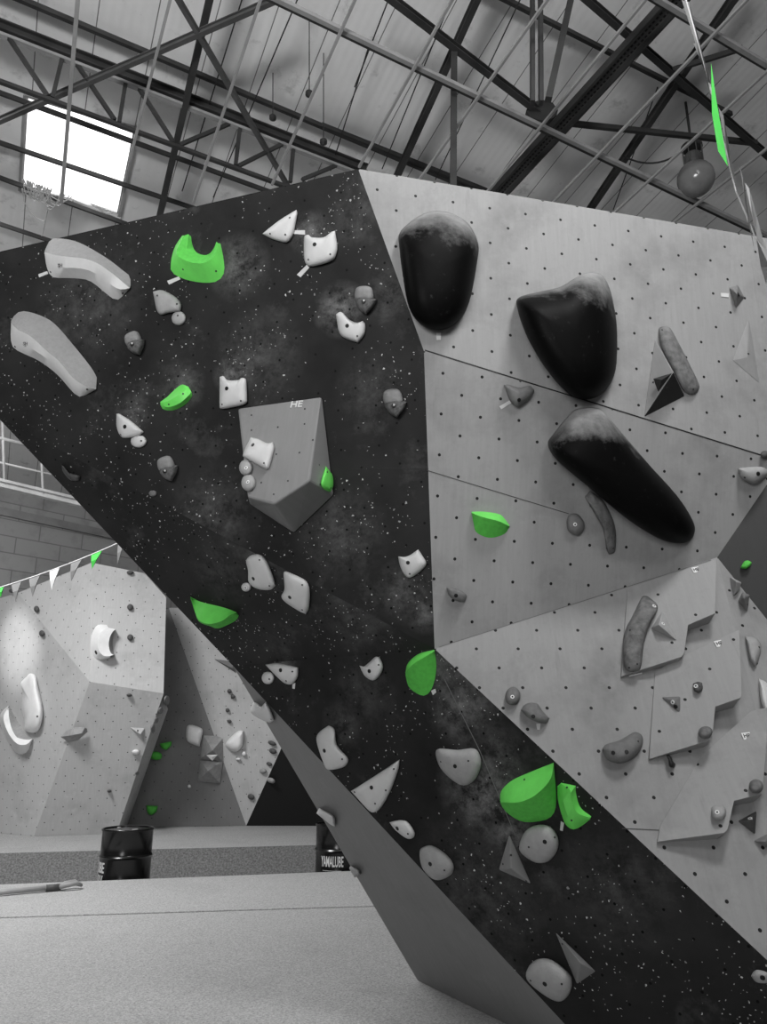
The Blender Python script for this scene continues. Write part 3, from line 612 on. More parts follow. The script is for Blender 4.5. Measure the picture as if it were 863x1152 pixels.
wedge(C, 'green rounded hold at the corner where black meets plywood', [(488.5, 731), (471, 735.6), (459, 746), (456, 757)], [(489, 732.5), (480, 738), (468, 745), (460, 752), (456.5, 758)], [(489, 731.5), (491, 749.5), (488.5, 767), (483, 779), (474.6, 782.5), (460.7, 773.8), (456, 759)], .085, [(484, 738, 's'), (479, 771, 's'), (461, 771, 's')])
hold(Hp, 'white horned hold on the silhouette at the top of the grey return face', 'white_hold', [(282, 800), (285, 789.5), (289, 791), (294, 795), (299, 789.5), (304, 798), (308.5, 810), (302.5, 813), (288.6, 806.8)], .06, .6, [(305, 809, 's')], GP)
hold(C, 'white kidney-shaped hold at the left edge of the lower black face', 'white_hold', [(356, 829.5), (361, 822), (370, 816), (376.6, 821), (379, 838), (391, 852), (391, 859), (384, 864), (370, 866), (365, 861), (358, 841.7)], .06, .6, [(365, 844.5), (385, 854, 's')], GW)
hold(C, 'large white pointed fin hold on the lower black face', 'white_hold', [(394.7, 890), (423, 872), (449.6, 854.5), (448.6, 864), (440, 888.6), (429.5, 907.7), (421, 914), (414, 911)], .06, .55, [(418, 886), (443, 865, 's'), (434, 889, 's'), (422, 904, 's'), (399, 891, 's')], GW)
hold(C, 'grey mushroom-shaped hold with a dished top on the lower black face', 'grey_hold', [(490, 847), (495.5, 842), (514.6, 843.5), (533.7, 842), (540.7, 852), (540.7, 864), (533.7, 878), (522, 883.7), (509.4, 878), (495.5, 864)], .08, .6, [(512, 862), (496, 857, 's'), (527, 856, 's')], 'grey rounded holds on the lower black face')
hold(C, 'small white chip-shaped hold below the large white fin', 'white_hold', [(438, 925), (450, 922.7), (459, 925), (466.7, 937), (464, 943), (457, 943), (445, 934)], .045, .6, [(447, 932), (459, 938, 's')], GW)
GE = 'grey rounded holds on the lower black face'
hold(C, 'grey egg hold near the grey return face, leftmost of the grey egg holds', 'grey_hold', [(472, 958), (478, 952), (488.6, 952), (504, 963), (510.5, 974), (507.7, 984), (495.5, 990), (485, 987.7), (474.7, 975.5)], .07, .65, [(484, 972), (500, 979, 's')], GE)
hold(C, 'grey round hold directly under the big green hold', 'grey_hold', [(584, 951.5), (591, 935), (604, 928), (619, 930), (627.7, 942), (627, 957), (617, 969), (602.5, 970.5), (587.6, 961)], .07, .65, [(613, 947), (595, 953, 's'), (624, 942, 's')], GE)
hold(C, 'grey egg hold at the bottom of the picture, beside the thorn volume', 'grey_hold', [(592.5, 1101.7), (595, 1086.9), (606, 1078.7), (621, 1080), (639.5, 1094), (644, 1105), (639.5, 1120), (628, 1127), (610, 1118)], .075, .65, [(613, 1107), (597, 1103, 's'), (632, 1107, 's')], GE)
hold(C, 'small pale nub foothold at the right edge of the bottom black face', 'grey_hold', [(845, 1098), (848, 1093), (853, 1091), (863, 1094), (866, 1101), (863, 1106), (851, 1105)], .045, .7, [(858, 1100)], GD)
wedge(C, 'big green hold with a sharp curved lip on the lower black face', [(623, 858), (598, 868), (576, 878), (564, 889.7), (562.6, 901)], [(623, 860), (619, 877), (603, 894), (584, 902.5), (563.5, 902.5)], [(623, 858.5), (625.7, 894.7), (624, 913), (614.7, 922), (594.5, 925), (581, 921.6), (567.6, 911.5), (562.6, 902)], .12, [(590, 877, 's'), (607, 910), (573, 903, 's'), (614, 914, 's')])
lofthold(C, 'green crescent hold right of the big green hold', [('green_hold', [
    [(631.5, 880.6, .001), (648, 884, .001), (648, 892, .001), (653, 908, .001), (665.5, 918.5, .001)],
    [(631, 882, .03), (641, 888, .06), (643, 900, .065), (649, 914, .06), (664, 920, .02)],
    [(628, 885, .02), (633, 898, .06), (637, 913, .065), (645, 926, .05), (663, 922, .02)],
    [(627, 884.6, .001), (628, 901.5, .001), (635, 925, .001), (643, 932.7, .001), (651.6, 931, .001), (664, 922, .001)]])], [(638, 886, 's'), (643, 923, 's')], GG)
hold(Hp, 'white wedge hold on the left edge of the grey return face, above the right barrel', 'white_hold', [(356, 915), (359, 909), (367, 913), (375, 917.6), (377, 922), (377, 929.7), (372.4, 928), (362, 920)], .05, .6, (), GW)
hold(Hp, 'white nub hold low on the grey return face, beside the crash mat', 'grey_hold', [(393, 977), (395, 974), (404, 979), (405.5, 984), (399, 987.5)], .045, .65, (), GW)
# ------------------------------------------------------------------ holds on the plywood faces
GO = 'stone-textured holds on the plywood face'
hold(D1, 'dark sausage-shaped hold leaning on the two-tone pyramid', 'stone_hold', [(741, 372), (743, 368), (748, 367.3), (755, 370), (772, 402), (786.5, 432), (784.7, 441), (777.7, 444), (767, 437), (744, 391.5)], .06, .7, [(745, 371, 's'), (780, 438, 's')], GO)
hold(D2, 'curved bark-textured log hold hanging below the club-shaped black volume', 'stone_hold', [(658, 559), (664, 552), (677, 561), (687, 578), (692.7, 596.7), (692, 620), (685, 623.6), (682, 617), (679, 597), (668, 576)], .07, .7, [(683, 617, 's'), (690, 617, 's')], GO)
hold(D2, 'grey two-lobed hold under the seam, right of the black corner', 'mid_hold', [(567, 433), (573, 433), (584, 436), (596, 434), (601, 439), (598, 446), (590, 453), (582, 458), (573.6, 451)], .08, .65, [(584, 450)], 'grey holds on the plywood face')
wedge(D2, 'green wedge hold on the middle plywood face', [(530.5, 576), (540, 575.5), (552, 576.5), (563, 579), (568, 584), (573, 590.5)], [(531, 577), (538, 580), (548, 583), (560, 586), (567, 589), (573, 592)], [(530.5, 577), (533, 589), (536, 598.8), (550.5, 605), (567, 601), (573.6, 592.5)], .07, [(543, 595, 's'), (553, 599, 's')])
hold(D2, 'round grey knob hold beside the curved log, under the club-shaped black volume', 'mid_hold', [(637.5, 589), (639, 581), (645, 577.5), (652, 580), (657.5, 589), (656, 598), (649, 602), (640, 598)], .07, .65, [(647, 590, 'w')], 'grey holds on the plywood face')
hold(D2, 'small grey ledge hold near the bottom left of the middle plywood face', 'mid_hold', [(502.5, 661), (507, 660.5), (518, 664), (525, 670), (523, 677), (514, 676), (505, 670)], .05, .65, [(513, 670)], 'grey holds on the plywood face')
hold(D2, 'pale shelf hold at the right edge above the dark corner face', 'grey_hold', [(830.6, 527), (840, 525.5), (855, 525), (862, 527), (864, 534), (852.5, 544), (843, 543), (833, 536)], .08, .65, [(853, 533), (838, 537, 's')], 'grey holds on the plywood face')
hold(D1, 'tiny dark nub hold on the seam at the right edge', 'dark_hold', ell(861, 511.5, 5.5, 4.5), .05, .7, (), 'grey holds on the plywood face')
hold(S1, 'curved bark-textured log hold on the top stepped slab', 'stone_hold', [(722, 672), (727, 670.5), (733, 674), (740.4, 683.5), (731, 703.6), (724.5, 725), (721, 751), (712, 755.5), (704, 753), (701, 742), (702, 714), (712, 692)], .07, .65, [(736, 682, 'w'), (708, 751, 's'), (717, 747, 's'), (709, 709, 's')], GO)
hold(S2, 'tiny dark hold in the middle of the middle slab', 'dark_hold', [(779.7, 769), (785, 767), (790, 768), (790.5, 775.7), (786, 780), (781, 777)], .035, .6, [(783, 772, 'w'), (787, 771.5, 's')], 'dark holds on the slabs')
hold(S2, 'round dark hold at the lower corner of the middle slab', 'stone_hold', ell(793.5, 824, 8.2, 7, -15), .05, .65, (), 'dark holds on the slabs')
hold(E, 'grey mushroom hold left of the slabs, with a dished top', 'mid_hold', [(677.5, 843), (682.6, 837), (697, 833), (709, 826), (715, 823.5), (722, 827.4), (723, 837.7), (715, 850.6), (699.4, 858.5), (684, 855)], .09, .6, [(690, 847), (705, 846), (718, 834, 's')], 'grey holds on the plywood face')
hold(S3, 'pale round bolt-on hold on the lowest slab', 'grey_hold', [(800.5, 909), (806, 906), (814, 907), (817, 914), (814, 921), (806, 922.5), (801, 918)], .05, .65, [(807, 914, 'w')], 'dark holds on the slabs')
hold(S3, 'round dark hold at the right corner of the lowest slab', 'stone_hold', ell(850.5, 884.5, 8, 8), .05, .65, (), 'dark holds on the slabs')
hold(E, 'small black hold tucked under the left end of the middle slab', 'volume_dark', [(749, 849), (754, 850), (757, 856), (760, 860), (758, 864), (753, 862), (752, 855)], .05, .7, (), 'dark holds on the slabs')
hold(E, 'round grey disc hold at the upper left of the lower plywood face', 'mid_hold', [(568.5, 783), (571, 776), (578, 772.5), (584, 777), (585.5, 785), (582, 791), (575, 793), (570, 790)], .06, .65, [(576.5, 784, 'w')], 'grey holds on the plywood face')
hold(E, 'grey hooked hold right of the round disc hold on the lower plywood face', 'mid_hold', [(586, 799), (590, 793), (597, 790.5), (605, 792), (609.6, 799), (618, 808), (615, 813), (604, 812), (594, 807)], .07, .6, [(600, 806)], 'grey holds on the plywood face')
# corner faces
volume(Fp, 'small grey pyramid hold on the dark corner edge, upper of two', 'grey_hold', [(820.6, 648, .001), (835, 655.6, .03), (825, 671, .001), (829, 654, .09), (831, 665, .03)], [(0, 3, 1), (1, 3, 4), (4, 3, 2), (2, 3, 0)], (), GV)
volume(Fp, 'small dark pyramid hold on the corner edge, lower of two', 'mid_hold', [(830, 676.6, .001), (835, 666, .02), (844, 669, .03), (841, 689, .001), (837, 672, .09)], [(0, 4, 1), (1, 4, 2), (2, 4, 3), (3, 4, 0)], [(841, 680, 's')], GV)
hold(Fp, 'pale blade-shaped hold on the narrow fillet beside the slabs', 'grey_hold', [(838.6, 716), (846, 716.5), (852, 719), (856.5, 728), (854, 741), (850, 750), (844, 742.5), (841, 729)], .05, .7, [(854, 728, 's')], 'grey holds on the plywood face')
hold(Fp, 'large pale hold cut off by the right edge, below the blade-shaped hold', 'white_hold', [(854, 763.5), (863, 768), (870, 778), (870, 800), (863, 806), (858, 795), (855, 781)], .06, .7, (), 'grey holds on the plywood face')
hold(G, 'small green nub hold on the dark grey corner face at the right edge', 'green_grip', [(833, 639), (837, 632), (842, 630.5), (846, 633), (844, 637), (839, 640)], .04, .7, (), GG)
# tape tags
tape(A, 'pale tape tag at the left tip of the upper long white hold', [(43, 308.5), (53, 305), (54, 308), (44, 312)])
tape(A, 'pale tape tag at the lower left of the green U-shaped jug', [(188, 316), (201, 311), (203, 314), (190, 320)])
tape(A, 'pale tape tag right of the white fin hold', [(331, 259), (343, 259), (343, 264), (330, 263)])
tape(A, 'pale tape tag hanging at the lower left of the white square horned hold', [(334, 309), (345, 298), (348, 301), (338, 312)])
tape(D1, 'white tape tag under the egg-shaped black volume', [(491, 374), (496, 374), (496, 382.5), (491.5, 382.5)])
tape(D1, 'pale tape tag left of the diamond-shaped pyramid', [(811, 329.5), (820, 330), (820, 334.5), (811.5, 333.5)])
tape(D2, 'pale tape tag left of the grey two-lobed hold', [(562, 457), (574, 450), (576, 453), (564, 460.5)])
tape(C, 'pale tape tag hanging below the green crescent hold', [(631, 924), (634.5, 926), (633, 935), (630, 934)])
tape(C, 'pale tape tag at the lower tip of the green corner hold', [(485, 777), (489.5, 775), (490.5, 779), (487, 782)])
tape(C, 'pale tape tag under the white half-round hold', [(329, 770), (332, 768), (331.5, 775), (329, 774.5)])
tape(E, 'pale tape tag below the grey hooked hold', [(603.5, 814), (608, 814), (607.5, 821), (604.5, 821)])
tape(E, 'pale tape tag under the foot of the log on the top slab', [(707, 757.5), (722, 754.5), (722.5, 758), (708, 761)])
# ------------------------------------------------------------------ far climbing wall
b3, b1 = atZ(131, 938, .002), atZ(38, 941, .002); cI = atY(101, 767, 12.35)
IB = Plane(cI, b1, b3); r1 = IB.on(184, 780); IA = Plane(atY(103, 633, 12.75), cI, r1); tI = IA.on(103, 633)
IC = Plane(cI, tI, atY(20, 667, 13.2)); ID = Plane(cI, b1, IC.on(20, 667)); IE = Plane(r1, b3, atZ(142, 931, .002))
JJ = Plane(atZ(140, 931, .002), atZ(277, 929, .002), atY(187, 676, 14.2)); jb1 = JJ.on(277, 929)
KK = Plane(JJ.on(190, 684), jb1, atY(320, 830, 14.0)); LL = Plane(jb1, KK.on(330, 812), atZ(430, 929, .002))
fw = empty('climbing_wall', (-4.2, 14.0, 0), 'far climbing wall of pale and grey faces beyond the barrels, behind the black overhang', 'climbing wall')
def zfix(q): return Vector((q.x, q.y, max(q.z, .002)))
panel('plywood_panel', IA, [tI, IA.on(163, 645), IA.on(187, 672), r1, cI], 'far_ply', fw)
panel('plywood_panel', IB, [cI, r1, b3, b1], 'far_ply', fw)
panel('plywood_panel', IC, [IC.on(20, 667), tI, cI], 'far_ply', fw)
panel('plywood_panel', ID, [IC.on(20, 667), cI, b1, zfix(ID.on(-90, 944)), ID.on(-90, 700)], 'far_ply', fw)
panel('plywood_panel', IE, [r1, b3, IE.on(142, 931), IE.on(189, 798)], 'far_ply', fw, t=.02)
panel('grey_panel', JJ, [JJ.on(183, 690), JJ.on(190, 684), jb1, JJ.on(120, 931.3)], 'far_grey', fw, 'dark grey face')
panel('plywood_panel', KK, [JJ.on(190, 684), KK.on(240, 684), KK.on(330, 790), KK.on(330, 812), jb1], 'far_ply', fw)
panel('black_panel', LL, [jb1, KK.on(330, 812), LL.on(430, 812), atZ(430, 929, .002)], 'far_dark', fw, 'black face')
GF, GFG, GFD = 'white holds on the far wall', 'green holds on the far wall', 'tiny grey holds on the far wall'
lofthold(IA, 'big white half-moon hold high on the far wall', [('clean_white', [[(120, 703, .001), (110, 703, .001), (104.6, 711, .001), (102, 723, .001), (104.6, 737.6, .001), (112, 742, .001), (124, 740, .001)],
    [(122, 706, .22), (114, 711, .24), (111, 718, .26), (110, 726, .26), (112, 733, .24), (117, 738, .22), (124, 738, .2)], [(130, 708, .2), (126.6, 711, .2), (124, 716, .2), (122.4, 723, .2), (123, 730, .2), (125, 735, .2), (128, 736.5, .2)]]),
    ('grey_hold', [[(130, 708, .2), (126.6, 711, .2), (124, 716, .2), (122.4, 723, .2), (123, 730, .2), (125, 735, .2), (128, 736.5, .2)], [(130, 709, .001), (128, 713, .001), (127, 718, .001), (126.5, 724, .001), (127, 730, .001), (128, 734, .001), (128.5, 736.5, .001)]])], [(108, 734)], GF)
hold(ID, 'big white shell hold, upper of the pair at the left of the far wall', 'clean_white', [(23, 769), (30, 761), (34, 757.5), (40, 760), (43, 773), (48, 797), (46.7, 813), (42, 823), (33, 824), (27.5, 820.5), (28, 813), (24, 796), (26, 778)], .2, .6, [(42, 806, 's')], GF)
lofthold(ID, 'big white crescent hold, lower of the pair on the left of the far wall', [('clean_white', [[(10, 793.5, .001), (1, 802, .001), (0, 813, .001), (6.6, 830, .001), (15, 843.7, .001), (23, 849, .001), (31, 845, .001), (37, 831, .001)],
    [(9, 796, .1), (4, 806, .2), (6, 817, .22), (12, 829, .24), (20, 837, .22), (27, 838, .2), (32, 836, .14), (36.5, 831, .06)], [(10, 796, .05), (10, 806, .16), (13, 819, .16), (17, 827, .16), (20, 830, .16), (28.6, 832, .14), (33, 832, .1), (36.5, 831, .05)]]),
    ('grey_hold', [[(10, 796, .05), (10, 806, .16), (13, 819, .16), (17, 827, .16), (20, 830, .16), (28.6, 832, .14), (33, 832, .1), (36.5, 831, .05)], [(10.5, 795, .001), (15, 803, .001), (20, 812, .001), (24, 818, .001), (27, 823, .001), (30, 826, .001), (34, 829, .001), (36.5, 830.5, .001)]])], [(12, 838, 's')], GF)
volume(IB, 'grey star-shaped volume across the crease of the far wall', 'volume_pale', [(68, 829, .001), (75, 821.6, .02), (84, 818, .12), (96, 818, .1), (99, 823, .04), (88, 832.7, .001), (77, 835.5, .001), (82, 827, .22), (92, 825, .18)], [(0, 7, 1), (1, 7, 2), (2, 7, 8), (2, 8, 3), (3, 8, 4), (4, 8, 5), (8, 7, 5), (5, 7, 6), (6, 7, 0)], [], None)
volume(IB, 'pale triangular volume at the right edge of the far pale face', 'far_ply', [(146, 818, .001), (163, 819, .001), (162, 836, .001), (158, 826, .12)], [(0, 3, 1), (1, 3, 2), (2, 3, 0)], [(155, 822, 's')], None)
for pl, x, y, a, b, lab in ((ID, 14, 664.5, 4, 2.5, 'tiny grey hold under the bunting, leftmost on the far wall'), (IC, 41, 685, 3, 3.5, 'tiny grey hold by the sloping crease, under the grey pennants'), (ID, 47, 712.5, 3.2, 3.5, 'tiny grey hold just below the sloping crease of the far wall'),
    (IA, 146.5, 644, 4.2, 2, 'tiny dark hold at the top right edge of the far wall'), (IA, 146.5, 683, 3.5, 3.5, 'tiny grey hold right of the half-moon hold, upper of two'), (IA, 146.5, 717, 3.5, 3.5, 'tiny grey hold right of the half-moon hold, lower of two'), (IB, 145.5, 782, 3.2, 1.8, 'tiny dark hold just below the horizontal crease of the far wall'),
    (IB, 123, 890, 2.5, 1.8, 'tiny dark hold low on the far pale face, above the left barrel'), (KK, 258, 777.5, 2.5, 2.5, 'topmost tiny grey hold on the narrow far pale face'), (KK, 262, 783.6, 2.5, 2.5, 'second tiny grey hold from the top on the narrow far pale face'),
    (KK, 256, 799, 2.3, 2.3, 'third tiny grey hold down the narrow far pale face'), (KK, 258, 811.5, 2.5, 2, 'fourth tiny grey hold down the narrow far pale face'), (KK, 274.5, 848, 2.5, 3, 'tiny grey hold right below the white potato-shaped hold'), (KK, 268, 854, 3, 1.5, 'tiny flat grey hold below the right white potato-shaped hold'),
    (KK, 306, 836, 5, 2.5, 'dark chip hold near the black edge, highest'), (KK, 307, 845, 4.5, 3, 'dark chip hold near the black edge, second from the top'), (KK, 303, 859.5, 3.5, 2.2, 'dark chip hold near the black edge, third from the top'), (KK, 296, 867.5, 4, 3, 'pale chip hold left of the black edge'),
    (KK, 305, 878, 5, 3, 'dark chip hold over the black edge, right of the pale chip'), (KK, 282.5, 896.5, 4, 3.2, 'dark chip hold low on the narrow far pale face, lowest'), (JJ, 213, 884.5, 2, 2, 'tiny white knob on the dark grey far face'), (IB, 153, 846, 4.5, 3, 'small white knob under the pale triangular volume'),
    (IE, 187.5, 788, 3.5, 6, 'highest grey chip on the right edge of the far pale face'), (IE, 181, 799, 2.8, 4, 'second grey chip down the right edge of the far pale face'), (IE, 176, 810, 2.5, 3.5, 'third grey chip down the right edge of the far pale face'), (IE, 172, 820, 2.8, 5, 'fourth grey chip down the right edge of the far pale face'), (IE, 154, 870, 2.6, 2.4, 'lowest grey chip on the right edge of the far pale face')):
    m = 'clean_white' if 'white' in lab else 'grey_hold' if 'pale chip' in lab else 'volume_grey' if pl is IE else 'far_hold'
    hold(pl, lab, m, ell(x, y, a, b, 20 if 'dark chip' in lab else 0, 7), .09, .65, (), GFD)
for pl, lab, o in ((JJ, 'largest of the far green holds, curved, at the edge of the dark grey face', [(163, 842), (165, 839), (168.7, 839), (171, 845), (178.4, 846), (182, 849), (181, 853.7), (174.7, 855), (167, 851)]), (JJ, 'green boat-shaped hold right of the large curved green one on the far face', [(179.6, 836.6), (193, 834), (192.5, 839), (187, 844), (182, 841.5)]),
    (JJ, 'small green hold on the right edge of the far pale face, halfway down', [(146.5, 885), (154, 886.5), (150, 891), (147, 890)]), (JJ, 'green bowl-shaped hold low on the dark grey far face, above the left barrel', [(164.5, 906), (177.7, 906.7), (176, 913), (170.6, 917), (166, 914.5)])):
    hold(pl, lab, 'green_grip', o, .14, .65, (), GFG)
hold(JJ, 'white potato-shaped hold on the dark grey far face, left of the star volumes', 'clean_white', [(210, 818), (216, 815.5), (227, 819.6), (227.8, 825.7), (224.6, 839.8), (218.5, 838), (210, 832.5)], .2, .6, (), GF)
hold(KK, 'white potato-shaped hold on the narrow far pale face, right of the star volumes', 'clean_white', [(273.8, 822), (267, 822.8), (256, 833), (253.8, 839), (260, 844.7), (268, 845), (273, 838)], .2, .6, (), GF)
volume(JJ, 'upper grey star-cut volume between the two white potato-shaped holds', ['volume_pale'], [(228.8, 827, .02), (253, 828, .02), (251, 857, .02), (225, 853.7, .02), (239, 844, .35)], [(0, 4, 1), (1, 4, 2), (2, 4, 3), (3, 4, 0)], [], 'grey star-cut volumes')
volume(JJ, 'lower grey star-cut volume on the far dark face, with a sharp peak', ['volume_pale'], [(225, 856, .02), (251, 856, .02), (247.7, 881.6, .02), (222, 879, .02), (234, 867, .35)], [(0, 4, 1), (1, 4, 2), (2, 4, 3), (3, 4, 0)], [], 'grey star-cut volumes')
volume(JJ, 'tiny pale chip between the two grey star-cut volumes', 'clean_white', [(232, 849.5, .36), (245, 849, .36), (239, 856, .36), (239, 851, .42)], [(0, 3, 1), (1, 3, 2), (2, 3, 0)], [], None, 'climbing_hold', 'climbing hold', 0)
volume(KK, 'thin dark spike volume beside the black silhouette on the narrow far pale face', 'volume_mid', [(240, 741, .001), (266, 757.5, .001), (262, 752, .12), (262, 744, .001)], [(0, 2, 1), (0, 2, 3), (3, 2, 1)], [], None)
# ------------------------------------------------------------------ barrels
def barrel(x, y, Y, label, texts):
    c = atY(x, y, Y); c.z = TZ; o = empty('barrel', c, label, 'barrel', 'black oil barrels in the trench'); R = .287
    bm = bmesh.new(); prof = [(R*.97, 0), (R+.006, .004), (R+.006, .02), (R, .03)]
    for z in (.30, .585): prof += [(R, z-.025), (R+.004, z-.015), (R+.014, z), (R+.004, z+.015), (R, z+.025)]
    prof += [(R, .85), (R+.008, .858), (R+.010, .872), (R+.004, .88), (R-.008, .876), (R-.012, .862), (.02, .866)]
    lathe(bm, c, prof, 48); ob = link('drum', tomesh(bm), 'barrel_black', o, smooth=True); ob.data.set_sharp_from_angle(angle=math.radians(50))
    bm = bmesh.new(); lathe(bm, c+Vector((.12, -.13, .862)), [(.035, 0), (.035, .014), (.025, .018), (.025, .012)], 14); link('bung_cap', tomesh(bm), 'steel_light', o)
    bm = bmesh.new(); lathe(bm, c+Vector((-.14, .1, .862)), [(.022, 0), (.022, .014), (.012, .016)], 14); link('vent_cap', tomesh(bm), 'steel_light', o)
    for s, size, z, ang, st, name in texts:
        me = text_mesh(s, size); th0 = math.radians(ang)
        bmx = bmesh.new(); bmx.from_mesh(me); bmesh.ops.subdivide_edges(bmx, edges=[e for e in bmx.edges if e.calc_length() > .05], cuts=3); bmx.to_mesh(me); bmx.free()
        for v in me.vertices:
            th = -math.pi/2+th0+v.co.x*st/R; rr = R+.0025+v.co.z; v.co = (c.x+rr*math.cos(th), c.y+rr*math.sin(th), c.z+z+v.co.y)
        link(name, me, 'logo_white', o)
    return o, c, R
barrel(382, 930, 10.3, 'black oil barrel with white lettering, half hidden by the grey return face', [('YAMALUBE', .16, .465, -15, .36, 'lettering'), ('__________', .05, .39, -15, .95, 'rule_line'), ('Motorcycle Lubricants', .045, .33, -15, .62, 'lettering')])
bo, bc, bR = barrel(144.5, 931, 9.75, 'black oil barrel with its lid in full view, left of the other barrel', [('UBE', .15, .47, -50, .6, 'lettering'), ('////', .13, .345, -52, 1.0, 'stripe_mark')])
# ------------------------------------------------------------------ pole lying on the mat
pa, pb = atZ(-60, 1009, .036), atZ(66, 998, .036)
po = empty('pole', (pa+pb)/2*1.0, 'pale pole with a metal clamp head lying on the crash mat at the left', 'pole')
bm = bmesh.new(); addtube(bm, [pa, pb], .026, 10); link('shaft', tomesh(bm), 'pole_grey', po, smooth=True)
dp = (pb-pa).normalized(); sp = dp.cross(Vector((0, 0, 1))); up_ = Vector((0, 0, 1))
bm = bmesh.new(); addtube(bm, [pb-dp*.12, pb+dp*.02], .032, 10); link('collar', tomesh(bm), 'steel_mid', po, smooth=True)
for k in (-1, 1):
    bm = bmesh.new(); addtube(bm, [pb, pb+dp*.06+sp*.045*k+up_*.02, pb+dp*.16+sp*.05*k+up_*.03, pb+dp*.22+sp*.015*k], [.026, .026, .024, .016], 8); link('jaw', tomesh(bm), 'steel_light', po, smooth=True)
# ------------------------------------------------------------------ bunting
def cord(bm, a, b, sag, r, n=16):
    pts = [Vector(a).lerp(Vector(b), k/n)-Vector((0, 0, sag*4*(k/n)*(1-k/n))) for k in range(n+1)]; addtube(bm, pts, r, 6); return pts
BY = 8.0; sa, sb = atY(-40, 672, BY), atY(150, 603, BY)
bn = empty('bunting', (sa+sb)/2, 'string of small green and grey pennants across the top of the far wall', 'bunting')
bm = bmesh.new(); spts = cord(bm, sa, sb, .05, .0055, 20); link('string', tomesh(bm), 'white_cloth', bn)
def on_string(x):
    for a, b in zip(spts, spts[1:]):
        if a.x <= x <= b.x: return a.lerp(b, (x-a.x)/(b.x-a.x))
for x0, x1, tx, ty, m in ((-1, 7, 1, 672, 'green_cloth'), (15, 26, 17.5, 676, 'grey_cloth'), (34, 46, 36.5, 671, 'grey_cloth'), (56, 67, 58, 664, 'white_cloth'), (79, 91, 80, 654, 'grey_cloth'), (101, 113, 103.5, 640, 'green_cloth'), (130, 138.5, 132, 635, 'grey_cloth')):
    X0 = on_string(atY(x0, 640, BY).x); X1 = on_string(atY(x1, 640, BY).x); tip = atY(tx, ty, BY)
    bm = bmesh.new(); prism(bm, [X0, X1, tip.lerp(X1, .5)+Vector((0, -.015, 0)), tip, tip.lerp(X0, .5)+Vector((0, -.015, 0))], Vector((0, -1, 0)), .003)
    q = link('pennant', tomesh(bm), m, bn); tag(q, m.split('_')[0]+' pennant')
# right-hand bunting, close to the camera, seen nearly end on
ra, rb, rc = atY(766, -20, 2.6), atY(828, 215, 2.9), atY(872, 320, 3.25)
bn2 = empty('bunting', rb, 'bunting string hanging steeply at the top right, with one long green pennant', 'bunting')
bm = bmesh.new(); addtube(bm, [ra, atY(797, 90, 2.7), rb, rc], .0035, 6); link('string', tomesh(bm), 'white_cloth', bn2)
for P, Y0, Y1, m in ((((796, 66), (800, 120), (818, 186), (802, 122)), 2.68, 2.66, 'green_cloth'), (((767, 0), (775, 2), (800, 95), (797, 92)), 2.6, 2.7, 'grey_cloth'), (((780, 48), (786, 50), (801, 118), (797, 90)), 2.64, 2.72, 'grey_cloth'), (((808, 120), (814, 130), (831, 222), (822, 190)), 2.75, 2.82, 'grey_cloth'), (((832, 185), (836, 200), (849, 282), (842, 250)), 2.86, 2.92, 'grey_cloth'), (((838, 205), (843, 212), (862, 282), (852, 270)), 2.9, 3.1, 'white_cloth'), (((851, 268), (866, 300), (862, 320), (856, 300)), 3.0, 3.1, 'grey_cloth')):
    if m == 'green_cloth': P = ((800, 70), (806, 112), (819, 187), (808, 170), (801, 128))
    bm = bmesh.new(); pts = [atY(x, y, Y0+(Y1-Y0)*k/(len(P)-1)) for k, (x, y) in enumerate(P)]; n = (EY-pts[0]).normalized()
    prism(bm, pts, n, .003); q = link('pennant', tomesh(bm), m, bn2); tag(q, m.split('_')[0]+' pennant')
# ------------------------------------------------------------------ roof steel
def shifted(dz): return lambda x, y: rpt(x, y, dz)
def steel(name, label, cat, dz, a, b, wd, dp_, m, group=None, ext=0.0):
    p, q = rpt(*a, dz), rpt(*b, dz); d_ = (q-p).normalized(); p -= d_*ext; q += d_*(0 if name == 'ceiling_rail' else ext)
    bm = bmesh.new()
    if name != 'ceiling_rail' and name != 'cross_rail': wd *= .45; dp_ *= .5
    if wd < .045: addbar(bm, p, q, wd, dp_)
    else:  # I section
        t = wd*.16; up = Vector((0, 0, 1)); addbar(bm, p+up*(dp_/2), q+up*(dp_/2), wd, t); addbar(bm, p-up*(dp_/2), q-up*(dp_/2), wd, t); addbar(bm, p, q, t, dp_)
    o = link(name, tomesh(bm), m); tag(o, label, cat, group); return o
GPU = 'dark roof purlins'
for a, b, wd, lab, ext in (((25, 0), (419, 166), .09, 'dark roof purlin above the skylight, second from the upper left', 1.5), ((0, 104.5), (292, 211.6), .06, 'dark roof purlin crossing the top of the skylight', 1), ((0, 160.6), (211.6, 232), .06, 'dark roof purlin crossing the middle of the skylight', 1), ((0, 200), (60, 222), .06, 'dark roof purlin along the lower edge of the skylight', 1), ((0, 252), (48, 268), .05, 'short dark roof purlin at the left edge below the skylight', 1),
    ((400, 155.7), (539, 211), .07, 'dark roof purlin just above the top corner of the plywood', .4), ((570, 0), (747, 90), .08, 'dark roof purlin at the upper right, behind the cable tray', 1)):
    steel('roof_purlin', lab, 'roof beam', -.1 if wd > .055 else -.12, a, b, wd, .10, 'steel_dark', GPU, ext)
GRF = 'dark roof rafters'
for a, b, wd, lab in (((238, -10), (181, 236), .13, 'dark roof rafter right of the skylight, running down to the wall top'), ((538, -5), (448, 195), .13, 'dark roof rafter above the plywood corner'), ((800, 35), (662, 238), .13, 'dark roof rafter behind the globe lamp')):
    steel('roof_rafter', lab, 'roof beam', -.32, a, b, wd, .16, 'steel_dark', GRF, .6)
GBR = 'roof braces'
